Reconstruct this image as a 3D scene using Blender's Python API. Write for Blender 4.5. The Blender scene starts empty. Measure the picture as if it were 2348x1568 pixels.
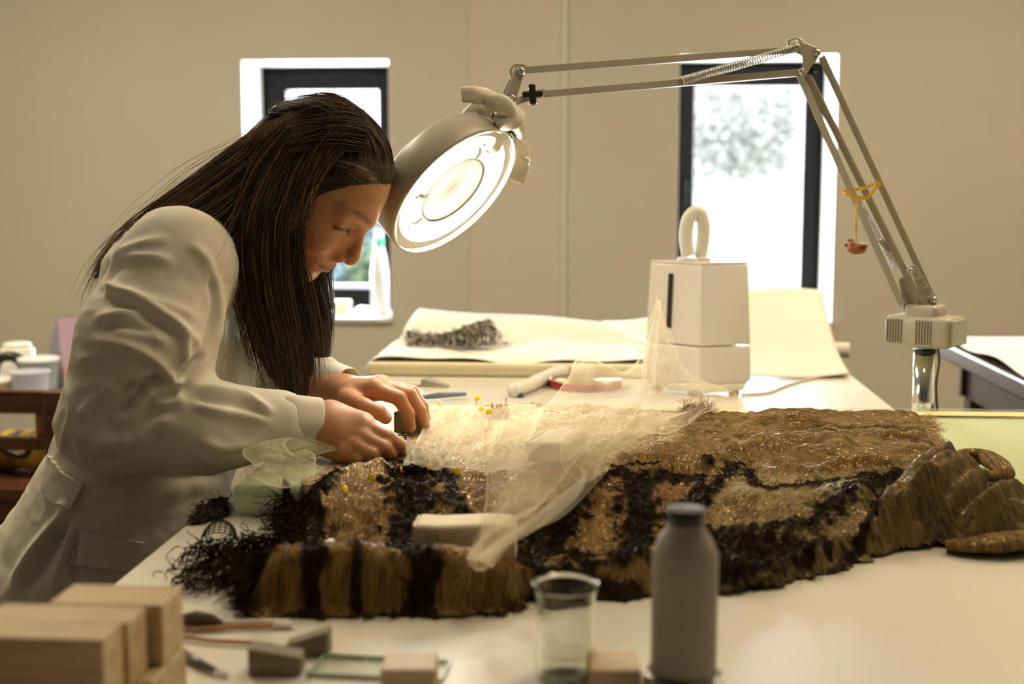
import bpy, bmesh, math, random
import numpy as np
from mathutils import Vector, Matrix
random.seed(7); RNG = np.random.default_rng(7)
scene = bpy.context.scene
COL = scene.collection
# ------------------------------------------------------------------ camera
FPX, VPX, VPY, W, H = 3000.0, 1390.0, 417.0, 2348.0, 1568.0
TZ = 0.90                      # table top height
CAM = np.array([0.0, 0.0, TZ + 0.405])
TH = math.atan((H/2 - VPY)/FPX); PS = math.atan((VPX - W/2)*math.cos(TH)/FPX)
FW = np.array([-math.sin(PS)*math.cos(TH), math.cos(PS)*math.cos(TH), -math.sin(TH)])
RT = np.array([math.cos(PS), math.sin(PS), 0.0]); UP = np.cross(RT, FW)
cam_d = bpy.data.cameras.new('camera'); cam = bpy.data.objects.new('camera', cam_d); COL.objects.link(cam)
cam_d.sensor_width = 36.0; cam_d.lens = FPX/W*36.0; cam_d.clip_start = 0.05
cam.matrix_world = Matrix(((RT[0], UP[0], -FW[0], CAM[0]), (RT[1], UP[1], -FW[1], CAM[1]), (RT[2], UP[2], -FW[2], CAM[2]), (0,0,0,1)))
cam_d.dof.use_dof = True; cam_d.dof.focus_distance = 1.80; cam_d.dof.aperture_fstop = 3.6
scene.camera = cam
# ------------------------------------------------------------------ view + light
vs = scene.view_settings
vs.view_transform = 'Standard'; vs.look = 'None'; vs.exposure = 0.0; vs.gamma = 1.0; vs.use_curve_mapping = False
cy = scene.cycles; cy.max_bounces = 6; cy.diffuse_bounces = 3; cy.glossy_bounces = 3; cy.transmission_bounces = 6; cy.transparent_max_bounces = 14; cy.caustics_reflective = False; cy.caustics_refractive = True; cy.adaptive_threshold = 0.05; cy.sample_clamp_indirect = 6.0
world = bpy.data.worlds.new('sky'); scene.world = world; world.use_nodes = True
wn = world.node_tree.nodes; wl = world.node_tree.links
bg = wn['Background']; bg.inputs['Color'].default_value = (0.93, 0.97, 1.0, 1); bg.inputs['Strength'].default_value = 4.2
def area_light(name, loc, size, energy, color, target=None, rot=None, parent=None):
    d = bpy.data.lights.new(name, 'AREA'); d.shape = 'RECTANGLE'; d.size, d.size_y = size; d.energy = energy; d.color = color
    o = bpy.data.objects.new(name, d); COL.objects.link(o); o.location = loc
    if target is not None: o.rotation_euler = (Vector(target) - Vector(loc)).to_track_quat('-Z', 'Y').to_euler()
    if parent is not None: o.parent = parent
    return o
# daylight entering by the room's windows: the two in the far wall
WALL_Y = 5.2
LIGHTS = dict(win=85.0, ceil=(7.0, 43.0, 32.0)); LAMP_E = 78.0
# ------------------------------------------------------------------ pixel -> world helpers
def ray(px, py):
    return FW + RT*((px - W/2)/FPX) + UP*((H/2 - py)/FPX)
def at(px, py, Y):
    r = ray(px, py); return CAM + r*((Y - CAM[1])/r[1])
def tab(px, py, z=0.0):
    r = ray(px, py); return CAM + r*((TZ + z - CAM[2])/r[2])
def proj(P):
    d = np.asarray(P) - CAM; f = d @ FW
    return np.stack([W/2 + FPX*(d @ RT)/f, H/2 - FPX*(d @ UP)/f], -1)
# ------------------------------------------------------------------ object helpers
def link(name, me, mat=None, parent=None, smooth=False):
    o = bpy.data.objects.new(name, me); COL.objects.link(o)
    if mat is not None: me.materials.append(mat)
    if parent is not None: o.parent = parent
    if smooth: me.polygons.foreach_set('use_smooth', [True]*len(me.polygons))
    return o
def tag(o, label, cat, group=None, kind=None):
    o['label'] = label; o['category'] = cat
    if group: o['group'] = group
    if kind: o['kind'] = kind
    return o
def struct(o, label=None):
    o['kind'] = 'structure'
    if label: o['label'] = label
    return o
def empty(name, loc=(0,0,0), rotz=0.0):
    o = bpy.data.objects.new(name, None); COL.objects.link(o); o.location = tuple(loc); o.rotation_euler = (0,0,rotz); o.empty_display_size = 0.02
    return o
def pydata(name, V, F, mat=None, parent=None, smooth=False):
    me = bpy.data.meshes.new(name); me.from_pydata([tuple(map(float, v)) for v in V], [], [tuple(map(int, f)) for f in F]); me.update()
    return link(name, me, mat, parent, smooth)
def npmesh(name, V, F, mat=None, parent=None, smooth=True):
    """fast mesh from arrays, F = (n,k)"""
    V = np.ascontiguousarray(V, dtype=np.float32); F = np.ascontiguousarray(F, dtype=np.int32)
    me = bpy.data.meshes.new(name); n, k = F.shape
    me.vertices.add(len(V)); me.vertices.foreach_set('co', V.ravel())
    me.loops.add(n*k); me.loops.foreach_set('vertex_index', F.ravel())
    me.polygons.add(n); me.polygons.foreach_set('loop_start', np.arange(0, n*k, k, dtype=np.int32))
    try: me.polygons.foreach_set('loop_total', np.full(n, k, dtype=np.int32))
    except Exception: pass
    me.update(calc_edges=True); me.validate()
    return link(name, me, mat, parent, smooth)
def bm_obj(name, bm, mat=None, parent=None, smooth=False, bevel=0.0, segs=2):
    if bevel > 0: bmesh.ops.bevel(bm, geom=list(bm.edges), offset=bevel, segments=segs, profile=0.5, affect='EDGES', clamp_overlap=True)
    bmesh.ops.recalc_face_normals(bm, faces=list(bm.faces))
    me = bpy.data.meshes.new(name); bm.to_mesh(me); bm.free()
    return link(name, me, mat, parent, smooth)
def box_bm(c, s, R=None, bm=None):
    bm = bm or bmesh.new(); r = bmesh.ops.create_cube(bm, size=1.0)
    M = Matrix.Translation(Vector(tuple(c))) @ (R.to_4x4() if R is not None else Matrix()) @ Matrix.Diagonal((s[0], s[1], s[2], 1))
    bmesh.ops.transform(bm, matrix=M, verts=r['verts']); return bm
def box(name, c, s, mat=None, parent=None, bevel=0.0, R=None, smooth=False, segs=2):
    return bm_obj(name, box_bm(c, s, R), mat, parent, smooth, bevel, segs)
def catmull(pts, n=8, closed=False):
    P = np.array(pts, float)
    if len(P) < 3: 
        t = np.linspace(0, 1, n+1)[:, None]; return P[0]*(1-t) + P[-1]*t
    Q = np.vstack([P[-1], P, P[0], P[1]]) if closed else np.vstack([2*P[0]-P[1], P, 2*P[-1]-P[-2]])
    out = []
    for i in range(1, len(Q)-2):
        a, b, c, d = Q[i-1], Q[i], Q[i+1], Q[i+2]
        for t in np.arange(n)/n:
            out.append(0.5*((2*b) + (c-a)*t + (2*a-5*b+4*c-d)*t*t + (3*b-a-3*c+d)*t**3))
    if not closed: out.append(P[-1])
    return np.array(out)
def frames(P):
    P = np.asarray(P, float); T = np.gradient(P, axis=0); T /= np.linalg.norm(T, axis=1, keepdims=True) + 1e-12
    n0 = np.cross(T[0], [0.0, 0.0, 1.0])
    if np.linalg.norm(n0) < 1e-3: n0 = np.cross(T[0], [1.0, 0, 0])
    N = [n0/np.linalg.norm(n0)]
    for i in range(1, len(P)):
        v = N[-1] - T[i]*np.dot(N[-1], T[i]); N.append(v/(np.linalg.norm(v)+1e-12))
    N = np.array(N); return T, N, np.cross(T, N)
def tube_arr(P, r, n=8, caps=True):
    P = np.asarray(P, float); m = len(P); r = np.broadcast_to(np.asarray(r, float), (m,))
    T, N, B = frames(P); a = np.arange(n)*2*math.pi/n
    V = P[:, None] + r[:, None, None]*(N[:, None]*np.cos(a)[None, :, None] + B[:, None]*np.sin(a)[None, :, None])
    F = [(i*n+j, i*n+(j+1) % n, (i+1)*n+(j+1) % n, (i+1)*n+j) for i in range(m-1) for j in range(n)]
    if caps: F.append(tuple(range(n-1, -1, -1))); F.append(tuple(range((m-1)*n, m*n)))
    return V.reshape(-1, 3), F
def tube(name, P, r, mat=None, parent=None, n=8, smooth=True):
    V, F = tube_arr(P, r, n); return pydata(name, V, F, mat, parent, smooth)
def lathe(name, prof, mat=None, parent=None, n=40, c=(0,0,0), axis=None, smooth=True, closed=False):
    """prof: (r,z) list; axis: 3x3 (columns u,v,axis)"""
    a = np.arange(n)*2*math.pi/n; A = np.eye(3) if axis is None else np.array(axis)
    V = []; 
    for r, z in prof: V += [np.array(c) + A @ np.array([r*math.cos(t), r*math.sin(t), z]) for t in a]
    m = len(prof); F = [(i*n+j, i*n+(j+1) % n, (i+1)*n+(j+1) % n, (i+1)*n+j) for i in range(m-1) for j in range(n)]
    if closed: F += [((m-1)*n+j, (m-1)*n+(j+1) % n, (j+1) % n, j) for j in range(n)]
    else:
        if prof[0][0] > 1e-6: F.append(tuple(range(n-1, -1, -1)))
        if prof[-1][0] > 1e-6: F.append(tuple(range((m-1)*n, m*n)))
    bm = bmesh.new(); vs_ = [bm.verts.new(v) for v in V]
    for f in F:
        try: bm.faces.new([vs_[i] for i in f])
        except ValueError: pass
    bmesh.ops.remove_doubles(bm, verts=bm.verts, dist=1e-6)
    o = bm_obj(name, bm, mat, parent, smooth)
    return o
def basis(axis, hint=(0,0,1)):
    w = np.array(axis, float); w /= np.linalg.norm(w); u = np.cross(hint, w)
    if np.linalg.norm(u) < 1e-4: u = np.cross((1, 0, 0), w)
    u /= np.linalg.norm(u); v = np.cross(w, u); return np.stack([u, v, w], 1)
def bar(name, a, b, w, t, mat, parent=None, hint=(0,1,0), bevel=0.0008):
    """rectangular bar from a to b: w across (in plane), t along hint"""
    a = np.array(a); b = np.array(b); d = b - a; L = np.linalg.norm(d); d = d/L; h = np.array(hint, float); h -= d*np.dot(h, d); h /= np.linalg.norm(h); s = np.cross(h, d)
    R = Matrix(((s[0], h[0], d[0]), (s[1], h[1], d[1]), (s[2], h[2], d[2])))
    return box(name, (a+b)/2, (w, t, L), mat, parent, bevel, R)
# ------------------------------------------------------------------ materials
def mat(name, color=(0.8,0.8,0.8), rough=0.6, metal=0.0, noise=0.0, nscale=20.0, bump=0.0, bscale=60.0, stretch=(1,1,1), color2=None, spec=0.5, **kw):
    m = bpy.data.materials.new(name); m.use_nodes = True; nt = m.node_tree; b = nt.nodes['Principled BSDF']
    b.inputs['Base Color'].default_value = (*color, 1); b.inputs['Roughness'].default_value = rough; b.inputs['Metallic'].default_value = metal
    b.inputs['Specular IOR Level'].default_value = spec
    for k, v in kw.items():
        b.inputs[k.replace('_', ' ').title().replace('Ior', 'IOR')].default_value = v
    if noise > 0 or bump > 0 or color2 is not None:
        tc = nt.nodes.new('ShaderNodeTexCoord'); mp = nt.nodes.new('ShaderNodeMapping'); mp.inputs['Scale'].default_value = stretch
        nt.links.new(tc.outputs['Object'], mp.inputs['Vector'])
    if noise > 0 or color2 is not None:
        n = nt.nodes.new('ShaderNodeTexNoise'); n.inputs['Scale'].default_value = nscale; n.inputs['Detail'].default_value = 5; nt.links.new(mp.outputs[0], n.inputs['Vector'])
        r = nt.nodes.new('ShaderNodeValToRGB'); c2 = color2 or tuple(c*(1-noise) for c in color)
        r.color_ramp.elements[0].position = 0.32; r.color_ramp.elements[1].position = 0.68
        r.color_ramp.elements[0].color = (*c2, 1); r.color_ramp.elements[1].color = (*color, 1)
        nt.links.new(n.outputs[0], r.inputs[0]); nt.links.new(r.outputs[0], b.inputs['Base Color'])
    if bump > 0:
        n2 = nt.nodes.new('ShaderNodeTexNoise'); n2.inputs['Scale'].default_value = bscale; n2.inputs['Detail'].default_value = 4; nt.links.new(mp.outputs[0], n2.inputs['Vector'])
        bp = nt.nodes.new('ShaderNodeBump'); bp.inputs['Strength'].default_value = bump; bp.inputs['Distance'].default_value = 0.002
        nt.links.new(n2.outputs[0], bp.inputs['Height']); nt.links.new(bp.outputs[0], b.inputs['Normal'])
    return m
def emit(name, color, strength):
    m = bpy.data.materials.new(name); m.use_nodes = True; nt = m.node_tree; nt.nodes.remove(nt.nodes['Principled BSDF'])
    e = nt.nodes.new('ShaderNodeEmission'); e.inputs[0].default_value = (*color, 1); e.inputs[1].default_value = strength
    nt.links.new(e.outputs[0], nt.nodes['Material Output'].inputs[0]); return m
def glass(name, color=(1,1,1), rough=0.0, ior=1.45, thin=False):
    m = bpy.data.materials.new(name); m.use_nodes = True; nt = m.node_tree; nt.nodes.remove(nt.nodes['Principled BSDF'])
    out = nt.nodes['Material Output']
    if thin:   # thin pane: clear transmission plus a fresnel reflection
        t = nt.nodes.new('ShaderNodeBsdfTransparent'); t.inputs[0].default_value = (*color, 1)
        g = nt.nodes.new('ShaderNodeBsdfGlossy'); g.inputs['Roughness'].default_value = rough
        fr = nt.nodes.new('ShaderNodeFresnel'); fr.inputs[0].default_value = ior
        mx = nt.nodes.new('ShaderNodeMixShader'); ge = nt.nodes.new('ShaderNodeNewGeometry'); sb = nt.nodes.new('ShaderNodeMath'); sb.operation = 'SUBTRACT'; sb.use_clamp = True; nt.links.new(fr.outputs[0], sb.inputs[0]); nt.links.new(ge.outputs['Backfacing'], sb.inputs[1]); nt.links.new(sb.outputs[0], mx.inputs[0]); nt.links.new(t.outputs[0], mx.inputs[1]); nt.links.new(g.outputs[0], mx.inputs[2]); nt.links.new(mx.outputs[0], out.inputs[0])
    else:
        g = nt.nodes.new('ShaderNodeBsdfGlass'); g.inputs['Color'].default_value = (*color, 1); g.inputs['Roughness'].default_value = rough; g.inputs['IOR'].default_value = ior
        nt.links.new(g.outputs[0], out.inputs[0])
    return m
def srgb(r, g, b):
    f = lambda c: (c/255/12.92) if c <= 10 else ((c/255+0.055)/1.055)**2.4
    return (f(r), f(g), f(b))
# ------------------------------------------------------------------ implicit-surface modelling
def vnoise(P, scale, seed=0):
    """smooth value noise in [-1,1] on points (n,3) or (n,2)"""
    P = np.asarray(P, float)*scale; k = P.shape[-1]; I = np.floor(P).astype(np.int64); f = P - I; f = f*f*(3-2*f)
    def hsh(J):
        h = np.full(J.shape[:-1], seed*374761393 + 1013904223, dtype=np.int64)
        for d in range(k): h = (h ^ (J[..., d]*[73856093, 19349663, 83492791][d])) * 1274126177 & 0x7fffffff
        h = (h ^ (h >> 13)) * 1274126177 & 0x7fffffff
        return ((h ^ (h >> 16)) & 0xffff)/32767.5 - 1.0
    out = 0
    for c in range(1 << k):
        off = np.array([(c >> d) & 1 for d in range(k)]); w = np.ones(P.shape[:-1])
        for d in range(k): w = w*(f[..., d] if off[d] else 1-f[..., d])
        out = out + w*hsh(I + off)
    return out
def smin(a, b, k):
    h = np.clip(0.5 + 0.5*(b-a)/k, 0, 1); return b*(1-h) + a*h - k*h*(1-h)
def smax(a, b, k): return -smin(-a, -b, k)
def s_cone(P, a, b, ra, rb):
    a = np.array(a, float); b = np.array(b, float); d = b-a; t = np.clip(((P-a) @ d)/(d @ d), 0, 1)
    return np.linalg.norm(P - a - t[:, None]*d, axis=1) - (ra + (rb-ra)*t)
def s_ell(P, c, r, R=None):
    Q = P - np.array(c, float)
    if R is not None: Q = Q @ np.asarray(R)          # columns of R = local axes
    r = np.array(r, float); k0 = np.linalg.norm(Q/r, axis=1); k1 = np.linalg.norm(Q/(r*r), axis=1); return k0*(k0-1.0)/(k1+1e-9)
def surface_nets(func, lo, hi, h):
    lo = np.array(lo, float); hi = np.array(hi, float); n = np.ceil((hi-lo)/h).astype(int)+1
    # sample only the blocks that the surface can cross
    B = 8; nb = -(-n//B); g = np.stack(np.meshgrid(*[np.arange(k) for k in nb], indexing='ij'), -1).reshape(-1, 3)
    cen = lo + h*(g*B + (B-1)/2); fc = func(cen); half = h*B*0.87
    F = np.repeat(np.repeat(np.repeat(fc.reshape(tuple(nb)).astype(np.float32), B, 0), B, 1), B, 2)
    loc = np.stack(np.meshgrid(*[np.arange(B)]*3, indexing='ij'), -1).reshape(-1, 3); A_ = g[np.abs(fc) < half*1.7+h]
    for i in range(0, len(A_), 600):
        G = (A_[i:i+600, None]*B + loc[None]).reshape(-1, 3); F[tuple(G.T)] = func(lo + h*G)
    F = np.ascontiguousarray(F[:n[0], :n[1], :n[2]])
    S = F < 0; c = tuple(n-1); cnt = np.zeros(c, np.int8)
    sl = lambda a: tuple(slice(o, o+c[d]) for d, o in enumerate(a))
    cr = [(i, j, k) for i in (0, 1) for j in (0, 1) for k in (0, 1)]
    for a in cr: cnt += S[sl(a)]
    act = (cnt > 0) & (cnt < 8); idx = -np.ones(c, np.int32); I = np.argwhere(act); idx[act] = np.arange(len(I))
    acc = np.zeros((len(I), 3)); num = np.zeros(len(I))
    for a in cr:
        for d in range(3):
            if a[d]: continue
            b = list(a); b[d] = 1; fa = F[tuple((I+a).T)]; fb = F[tuple((I+np.array(b)).T)]; m = (fa < 0) != (fb < 0)
            t = np.where(m, fa/(fa-fb+1e-20), 0); p = np.tile(np.array(a, float), (len(I), 1)); p[:, d] += t
            acc += p*m[:, None]; num += m
    V = lo + h*(I + acc/num[:, None]); Q = []
    for d in range(3):
        u, v = (d+1) % 3, (d+2) % 3
        A = S[tuple(slice(0, -1) if e == d else slice(1, -1) for e in range(3))]; B = S[tuple(slice(1, None) if e == d else slice(1, -1) for e in range(3))]
        E = np.argwhere(A != B)
        if len(E) == 0: continue
        ins = A[tuple(E.T)]; base = E.copy(); base[:, u] += 1; base[:, v] += 1
        def cell(du, dv):
            q = base.copy(); q[:, u] += du; q[:, v] += dv; return idx[tuple(q.T)]
        q = np.stack([cell(-1, -1), cell(0, -1), cell(0, 0), cell(-1, 0)], 1); q[~ins] = q[~ins][:, ::-1]; Q.append(q)
    return V, np.vstack(Q)
def normals_of(V, F):
    n = np.cross(V[F[:, 2]]-V[F[:, 0]], V[F[:, 3]]-V[F[:, 1]]); N = np.zeros_like(V)
    for k in range(4): np.add.at(N, F[:, k], n)
    return N/(np.linalg.norm(N, axis=1, keepdims=True)+1e-12)
def laplace(V, F, it=2, lam=0.5):
    E = np.vstack([F[:, [0,1]], F[:, [1,2]], F[:, [2,3]], F[:, [3,0]]]); E = np.vstack([E, E[:, ::-1]])
    deg = np.bincount(E[:, 0], minlength=len(V)).astype(float)[:, None]
    for _ in range(it):
        S = np.stack([np.bincount(E[:, 0], weights=V[E[:, 1], d], minlength=len(V)) for d in range(3)], 1)
        V = V + lam*(S/np.maximum(deg, 1) - V)
    return V
def seg_dist(p, A, B):
    d = B-A; t = np.clip(((p-A) @ d)/(d @ d + 1e-9), 0, 1); return np.linalg.norm(p - A - t[:, None]*d, axis=1), t
def poly_sd(p, poly):
    """signed distance (negative inside) of points (n,2) to a polygon"""
    poly = np.array(poly, float); d = np.full(len(p), 1e9); ins = np.zeros(len(p), bool)
    for i in range(len(poly)):
        a, b = poly[i], poly[(i+1) % len(poly)]; dd, _ = seg_dist(p, a, b); d = np.minimum(d, dd)
        c = ((a[1] > p[:, 1]) != (b[1] > p[:, 1])) & (p[:, 0] < (b[0]-a[0])*(p[:, 1]-a[1])/(b[1]-a[1]+1e-12)+a[0]); ins ^= c
    return np.where(ins, -d, d)
# ================================================================== ROOM
XL, XR, YF, ZC = -3.0, 2.5, -1.8, 2.75
def wall_mat(name, c, c2):
    return mat(name, c, 0.85, color2=c2, nscale=1.3, bump=0.12, bscale=180.0, spec=0.25)
M_wall = wall_mat('wall_paint', (0.66, 0.62, 0.53), (0.62, 0.58, 0.49))
M_wall2 = wall_mat('boxing_paint', (0.68, 0.625, 0.535), (0.65, 0.59, 0.50))
M_white = mat('white_reveal_paint', (0.86, 0.86, 0.84), 0.6)
M_trim = mat('trim_paint', (0.84, 0.80, 0.72), 0.5)
M_floor = mat('floor_linoleum', (0.16, 0.13, 0.10), 0.45, noise=0.3, nscale=3.0)
M_ceil = mat('ceiling_paint', (0.55, 0.52, 0.46), 0.9, noise=0.04, nscale=4)
M_black = mat('black_window_frame', (0.005, 0.0045, 0.0045), 0.6, spec=0.08)
M_pane = glass('window_glass', (0.97, 0.985, 1.0), 0.0, 1.45, thin=True)
REV = 0.355
W1 = (-1.451, -0.856, 0.745, 1.786); W2 = (0.277, 0.889, 0.745, 1.795)
def wall_with_holes(name, x0, x1, z0, z1, y, holes, m):
    xs = sorted({x0, x1, *[h[0] for h in holes], *[h[1] for h in holes]}); zs = sorted({z0, z1, *[h[2] for h in holes], *[h[3] for h in holes]})
    bm = bmesh.new(); V = {}
    def vv(a, b):
        if (a, b) not in V: V[(a, b)] = bm.verts.new((a, y, b))
        return V[(a, b)]
    for i in range(len(xs)-1):
        for j in range(len(zs)-1):
            cx, cz = (xs[i]+xs[i+1])/2, (zs[j]+zs[j+1])/2
            if any(h[0] < cx < h[1] and h[2] < cz < h[3] for h in holes): continue
            bm.faces.new([vv(xs[i], zs[j]), vv(xs[i+1], zs[j]), vv(xs[i+1], zs[j+1]), vv(xs[i], zs[j+1])])
    r = bmesh.ops.extrude_face_region(bm, geom=list(bm.faces)); bmesh.ops.translate(bm, verts=[v for v in r['geom'] if isinstance(v, bmesh.types.BMVert)], vec=(0, REV+0.05, 0))
    return bm_obj(name, bm, m)
wb = struct(wall_with_holes('wall_back', XL-0.2, XR+0.2, 0, ZC, WALL_Y, [W1, W2], M_wall), 'plain beige painted back wall')
# reveal lining (white) of both windows
def lining(parent, w):
    x0, x1, z0, z1 = w; t = 0.004; yc = WALL_Y + REV/2
    box('reveal', (x0+t/2, yc, (z0+z1)/2), (t, REV, z1-z0), M_white, parent); box('reveal', (x1-t/2, yc, (z0+z1)/2), (t, REV, z1-z0), M_white, parent)
    box('reveal', ((x0+x1)/2, yc, z1-t/2), (x1-x0, REV, t), M_white, parent)
    box('sill', ((x0+x1)/2, yc-0.012, z0+0.009), (x1-x0, REV+0.024, 0.018), M_white, parent, bevel=0.003)
def window(name, w, px, label):
    """px: pane rectangle in photo pixels on the frame's plane"""
    x0, x1, z0, z1 = w; e = struct(empty(name, ((x0+x1)/2, WALL_Y+REV, z0)), label); e.matrix_world.translation = Vector(((x0+x1)/2, WALL_Y+REV, z0))
    Y = WALL_Y + REV - 0.03; a = at(px[0], px[1], Y); b = at(px[2], px[3], Y); off = -Vector(((x0+x1)/2, WALL_Y+REV, z0))
    def bx(nm, xa, xb, za, zb, y, d, m, bev=0.003):
        o = box(nm, ((xa+xb)/2, y, (za+zb)/2), (xb-xa, d, zb-za), m, None, bev); o.parent = e; o.location = off; return o
    f = 0.028
    bx('frame', x0, x0+f, z0, z1, Y+0.02, 0.06, M_black); bx('frame', x1-f, x1, z0, z1, Y+0.02, 0.06, M_black)
    bx('frame', x0+f, x1-f, z1-f, z1, Y+0.02, 0.06, M_black); bx('frame', x0+f, x1-f, z0, z0+f, Y+0.02, 0.06, M_black)
    pa, pb, pz0, pz1 = a[0], b[0], b[2], a[2]
    bx('sash', x0+f-0.004, pa, z0+f, z1-f, Y, 0.07, M_black); bx('sash', pb, x1-f+0.004, z0+f, z1-f, Y, 0.07, M_black)
    bx('sash', pa, pb, pz1, z1-f+0.004, Y, 0.07, M_black); bx('sash', pa, pb, z0+f-0.004, pz0, Y, 0.07, M_black)
    bx('pane', pa-0.005, pb+0.005, pz0-0.005, pz1+0.005, Y+0.01, 0.008, M_pane, 0)
    return e, off, Y
win1, o1, YW = window('window_1', W1, (660, 208, 877, 655), 'narrow window with deep white reveal and black frame behind the woman')
win2, o2, _ = window('window_2', W2, (1592, 200, 1830, 690), 'narrow window with black frame behind the humidifier')
for e, w, o in ((win1, W1, o1), (win2, W2, o2)):
    n0 = set(bpy.data.objects); lining(e, w)
    for q in set(bpy.data.objects) - n0: q.location = o
# handle on the right-hand window, light bead under the left-hand pane
hd = box('handle', at(1571, 440, YW-0.055), (0.016, 0.02, 0.11), M_black, win2, 0.004); hd.location = o2
bd = box('bead', at(770, 656, YW-0.05) + np.array([0, 0, 0]), (0.43, 0.012, 0.018), mat('grey_bead', (0.5, 0.55, 0.62), 0.4), win1, 0.003); bd.location = o1
# boxed-in column of the wall, slightly proud, and the white cable trunking
xa, xb = at(1076, 400, WALL_Y)[0], at(1290, 400, WALL_Y)[0]
struct(box('wall_boxing', ((xa+xb)/2, WALL_Y-0.003, ZC/2), (xb-xa, 0.006, ZC), M_wall2, None, 0.002), 'boxed-in strip of the beige wall')
struct(box('trim_1', (at(1294, 400, WALL_Y)[0], WALL_Y-0.008, ZC/2), (0.0135, 0.016, ZC), M_trim, None, 0.002), 'white vertical cable trunking')
struct(box('floor', ((XL+XR)/2, (YF+WALL_Y)/2, -0.05), (XR-XL, WALL_Y-YF, 0.1), M_floor), 'dark floor')
struct(box('ceiling', ((XL+XR)/2, (YF+WALL_Y)/2+0.2, ZC+0.05), (XR-XL+0.4, WALL_Y-YF+0.4, 0.1), M_ceil), 'unseen ceiling, toned down to cut fill light')  # ceiling tone lowered to reduce bounce light
struct(box('wall_right', (XR+0.1, (YF+WALL_Y)/2, ZC/2), (0.2, WALL_Y-YF, ZC), M_wall), 'beige side wall')
struct(box('wall_front', ((XL+XR)/2, YF-0.1, ZC/2), (XR-XL+0.4, 0.2, ZC), mat('darkened_unseen_wall', (.12, .10, .08), .6)), 'unseen wall opposite the windows, darkened to cut fill light')  # wall behind the camera, made dark to reduce fill from that side
struct(box('wall_left', (XL-0.1, (YF+WALL_Y)/2, ZC/2), (0.2, WALL_Y-YF, ZC), M_wall), 'beige side wall')
for nm, w in (('daylight_far', W1), ('daylight_far_two', W2)):
    cx, cz = (w[0]+w[1])/2, (w[2]+w[3])/2
    area_light(nm, (cx, YW+0.12, cz), (w[1]-w[0]-0.1, w[3]-w[2]-0.1), LIGHTS['win'], (1.0, 0.98, 0.95), target=(cx, 0, cz))
# ceiling lamps (above the frame)
M_diff = emit('lamp_diffuser', (1.0, 0.86, 0.62), 5.0); M_lh = mat('lamp_housing', (0.8, 0.8, 0.78), 0.4)
for i, (x, y) in enumerate(((0.35, 1.75), (-1.6, 3.0), (1.4, 3.05))):
    e = empty('ceiling_lamp', (x, y, ZC))
    tag(e, ['long ceiling lamp over the worktable', 'long ceiling lamp over the chair', 'long ceiling lamp over the side table'][i], 'lamp', 'ceiling lamps')
    box('housing', (0, 0, -0.03), (0.34, 1.24, 0.06), M_lh, e, 0.004); box('diffuser', (0, 0, -0.065), (0.30, 1.2, 0.01), M_diff, e)
    area_light('lamp_light', (0, 0, -0.075), (0.30, 1.2), LIGHTS['ceil'][i], ((1.0, 0.74, 0.41), (1.0, 0.84, 0.57), (1.0, 0.78, 0.47))[i], parent=e)
# ------------------------------------------------------------------ outside
M_out = mat('garden_ground', (0.35, 0.36, 0.30), 0.9, noise=0.3, nscale=2)
struct(box('ground_outside', (0, 14, -0.1), (30, 16.8, 0.12), M_out), 'ground outside')
M_ow = mat('rendered_garden_wall', (0.80, 0.80, 0.80), 0.8, noise=0.06, nscale=3)
zt = at(1700, 425, 9.0)[2]
gw = struct(box('wall_garden', (2.4, 9.1, zt/2), (5.0, 0.2, zt), M_ow), 'white garden wall outside')
gw2 = box('coping', (2.4, 9.1, zt+0.02), (5.05, 0.26, 0.04), mat('coping_stone', (0.6, 0.62, 0.66), 0.7), gw, 0.006)
def leafy(name, c, r, n, m, mtr, label, cat, seed, trunk=True, leaf=0.16):
    rg = np.random.default_rng(seed); base = (c[0], c[1], 0.0); e = empty(name, base); tag(e, label, cat)
    d = rg.normal(size=(n, 3)); d /= np.linalg.norm(d, axis=1)[:, None]; p = np.array(c) - np.array(base) + d*np.array(r)*rg.uniform(0.35, 1.0, (n, 1))
    a = rg.normal(size=(n, 3)); a /= np.linalg.norm(a, axis=1)[:, None]; b = np.cross(a, rg.normal(size=(n, 3))); b /= np.linalg.norm(b, axis=1)[:, None]
    s = leaf*rg.uniform(0.6, 1.3, (n, 1)); V = np.stack([p-a*s, p+b*s*0.45, p+a*s, p-b*s*0.45], 1).reshape(-1, 3); F = np.arange(4*n).reshape(-1, 4)
    o = npmesh('foliage', V, F, m, e, False); o['kind'] = 'stuff'
    if trunk: tube('trunk', catmull([(0, 0, 0), (0.06, 0.02, c[2]*0.5), (-0.03, 0, c[2]*0.9)], 4), np.linspace(0.16, 0.07, 9), mtr, e)
    else:
        for k in range(4): tube('stem', [(0, 0, 0), (0.18*math.cos(k*1.6), 0.18*math.sin(k*1.6), c[2])], 0.02, mtr, e)
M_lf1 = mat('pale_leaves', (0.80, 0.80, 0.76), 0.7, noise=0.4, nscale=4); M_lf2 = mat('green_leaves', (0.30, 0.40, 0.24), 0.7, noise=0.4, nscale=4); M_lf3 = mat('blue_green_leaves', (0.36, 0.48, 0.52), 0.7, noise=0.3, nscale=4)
M_tr = mat('bark', (0.25, 0.2, 0.16), 0.9, noise=0.3, nscale=20)
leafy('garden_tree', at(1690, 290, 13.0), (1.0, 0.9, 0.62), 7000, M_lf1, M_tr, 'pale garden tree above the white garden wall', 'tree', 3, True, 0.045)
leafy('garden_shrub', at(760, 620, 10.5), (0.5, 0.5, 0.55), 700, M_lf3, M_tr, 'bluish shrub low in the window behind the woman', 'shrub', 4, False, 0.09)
leafy('garden_shrub', at(862, 640, 9.4), (0.24, 0.3, 0.26), 420, M_lf2, M_tr, 'small yellow-green shrub beside the bluish one', 'shrub', 5, False, 0.07)
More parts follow.
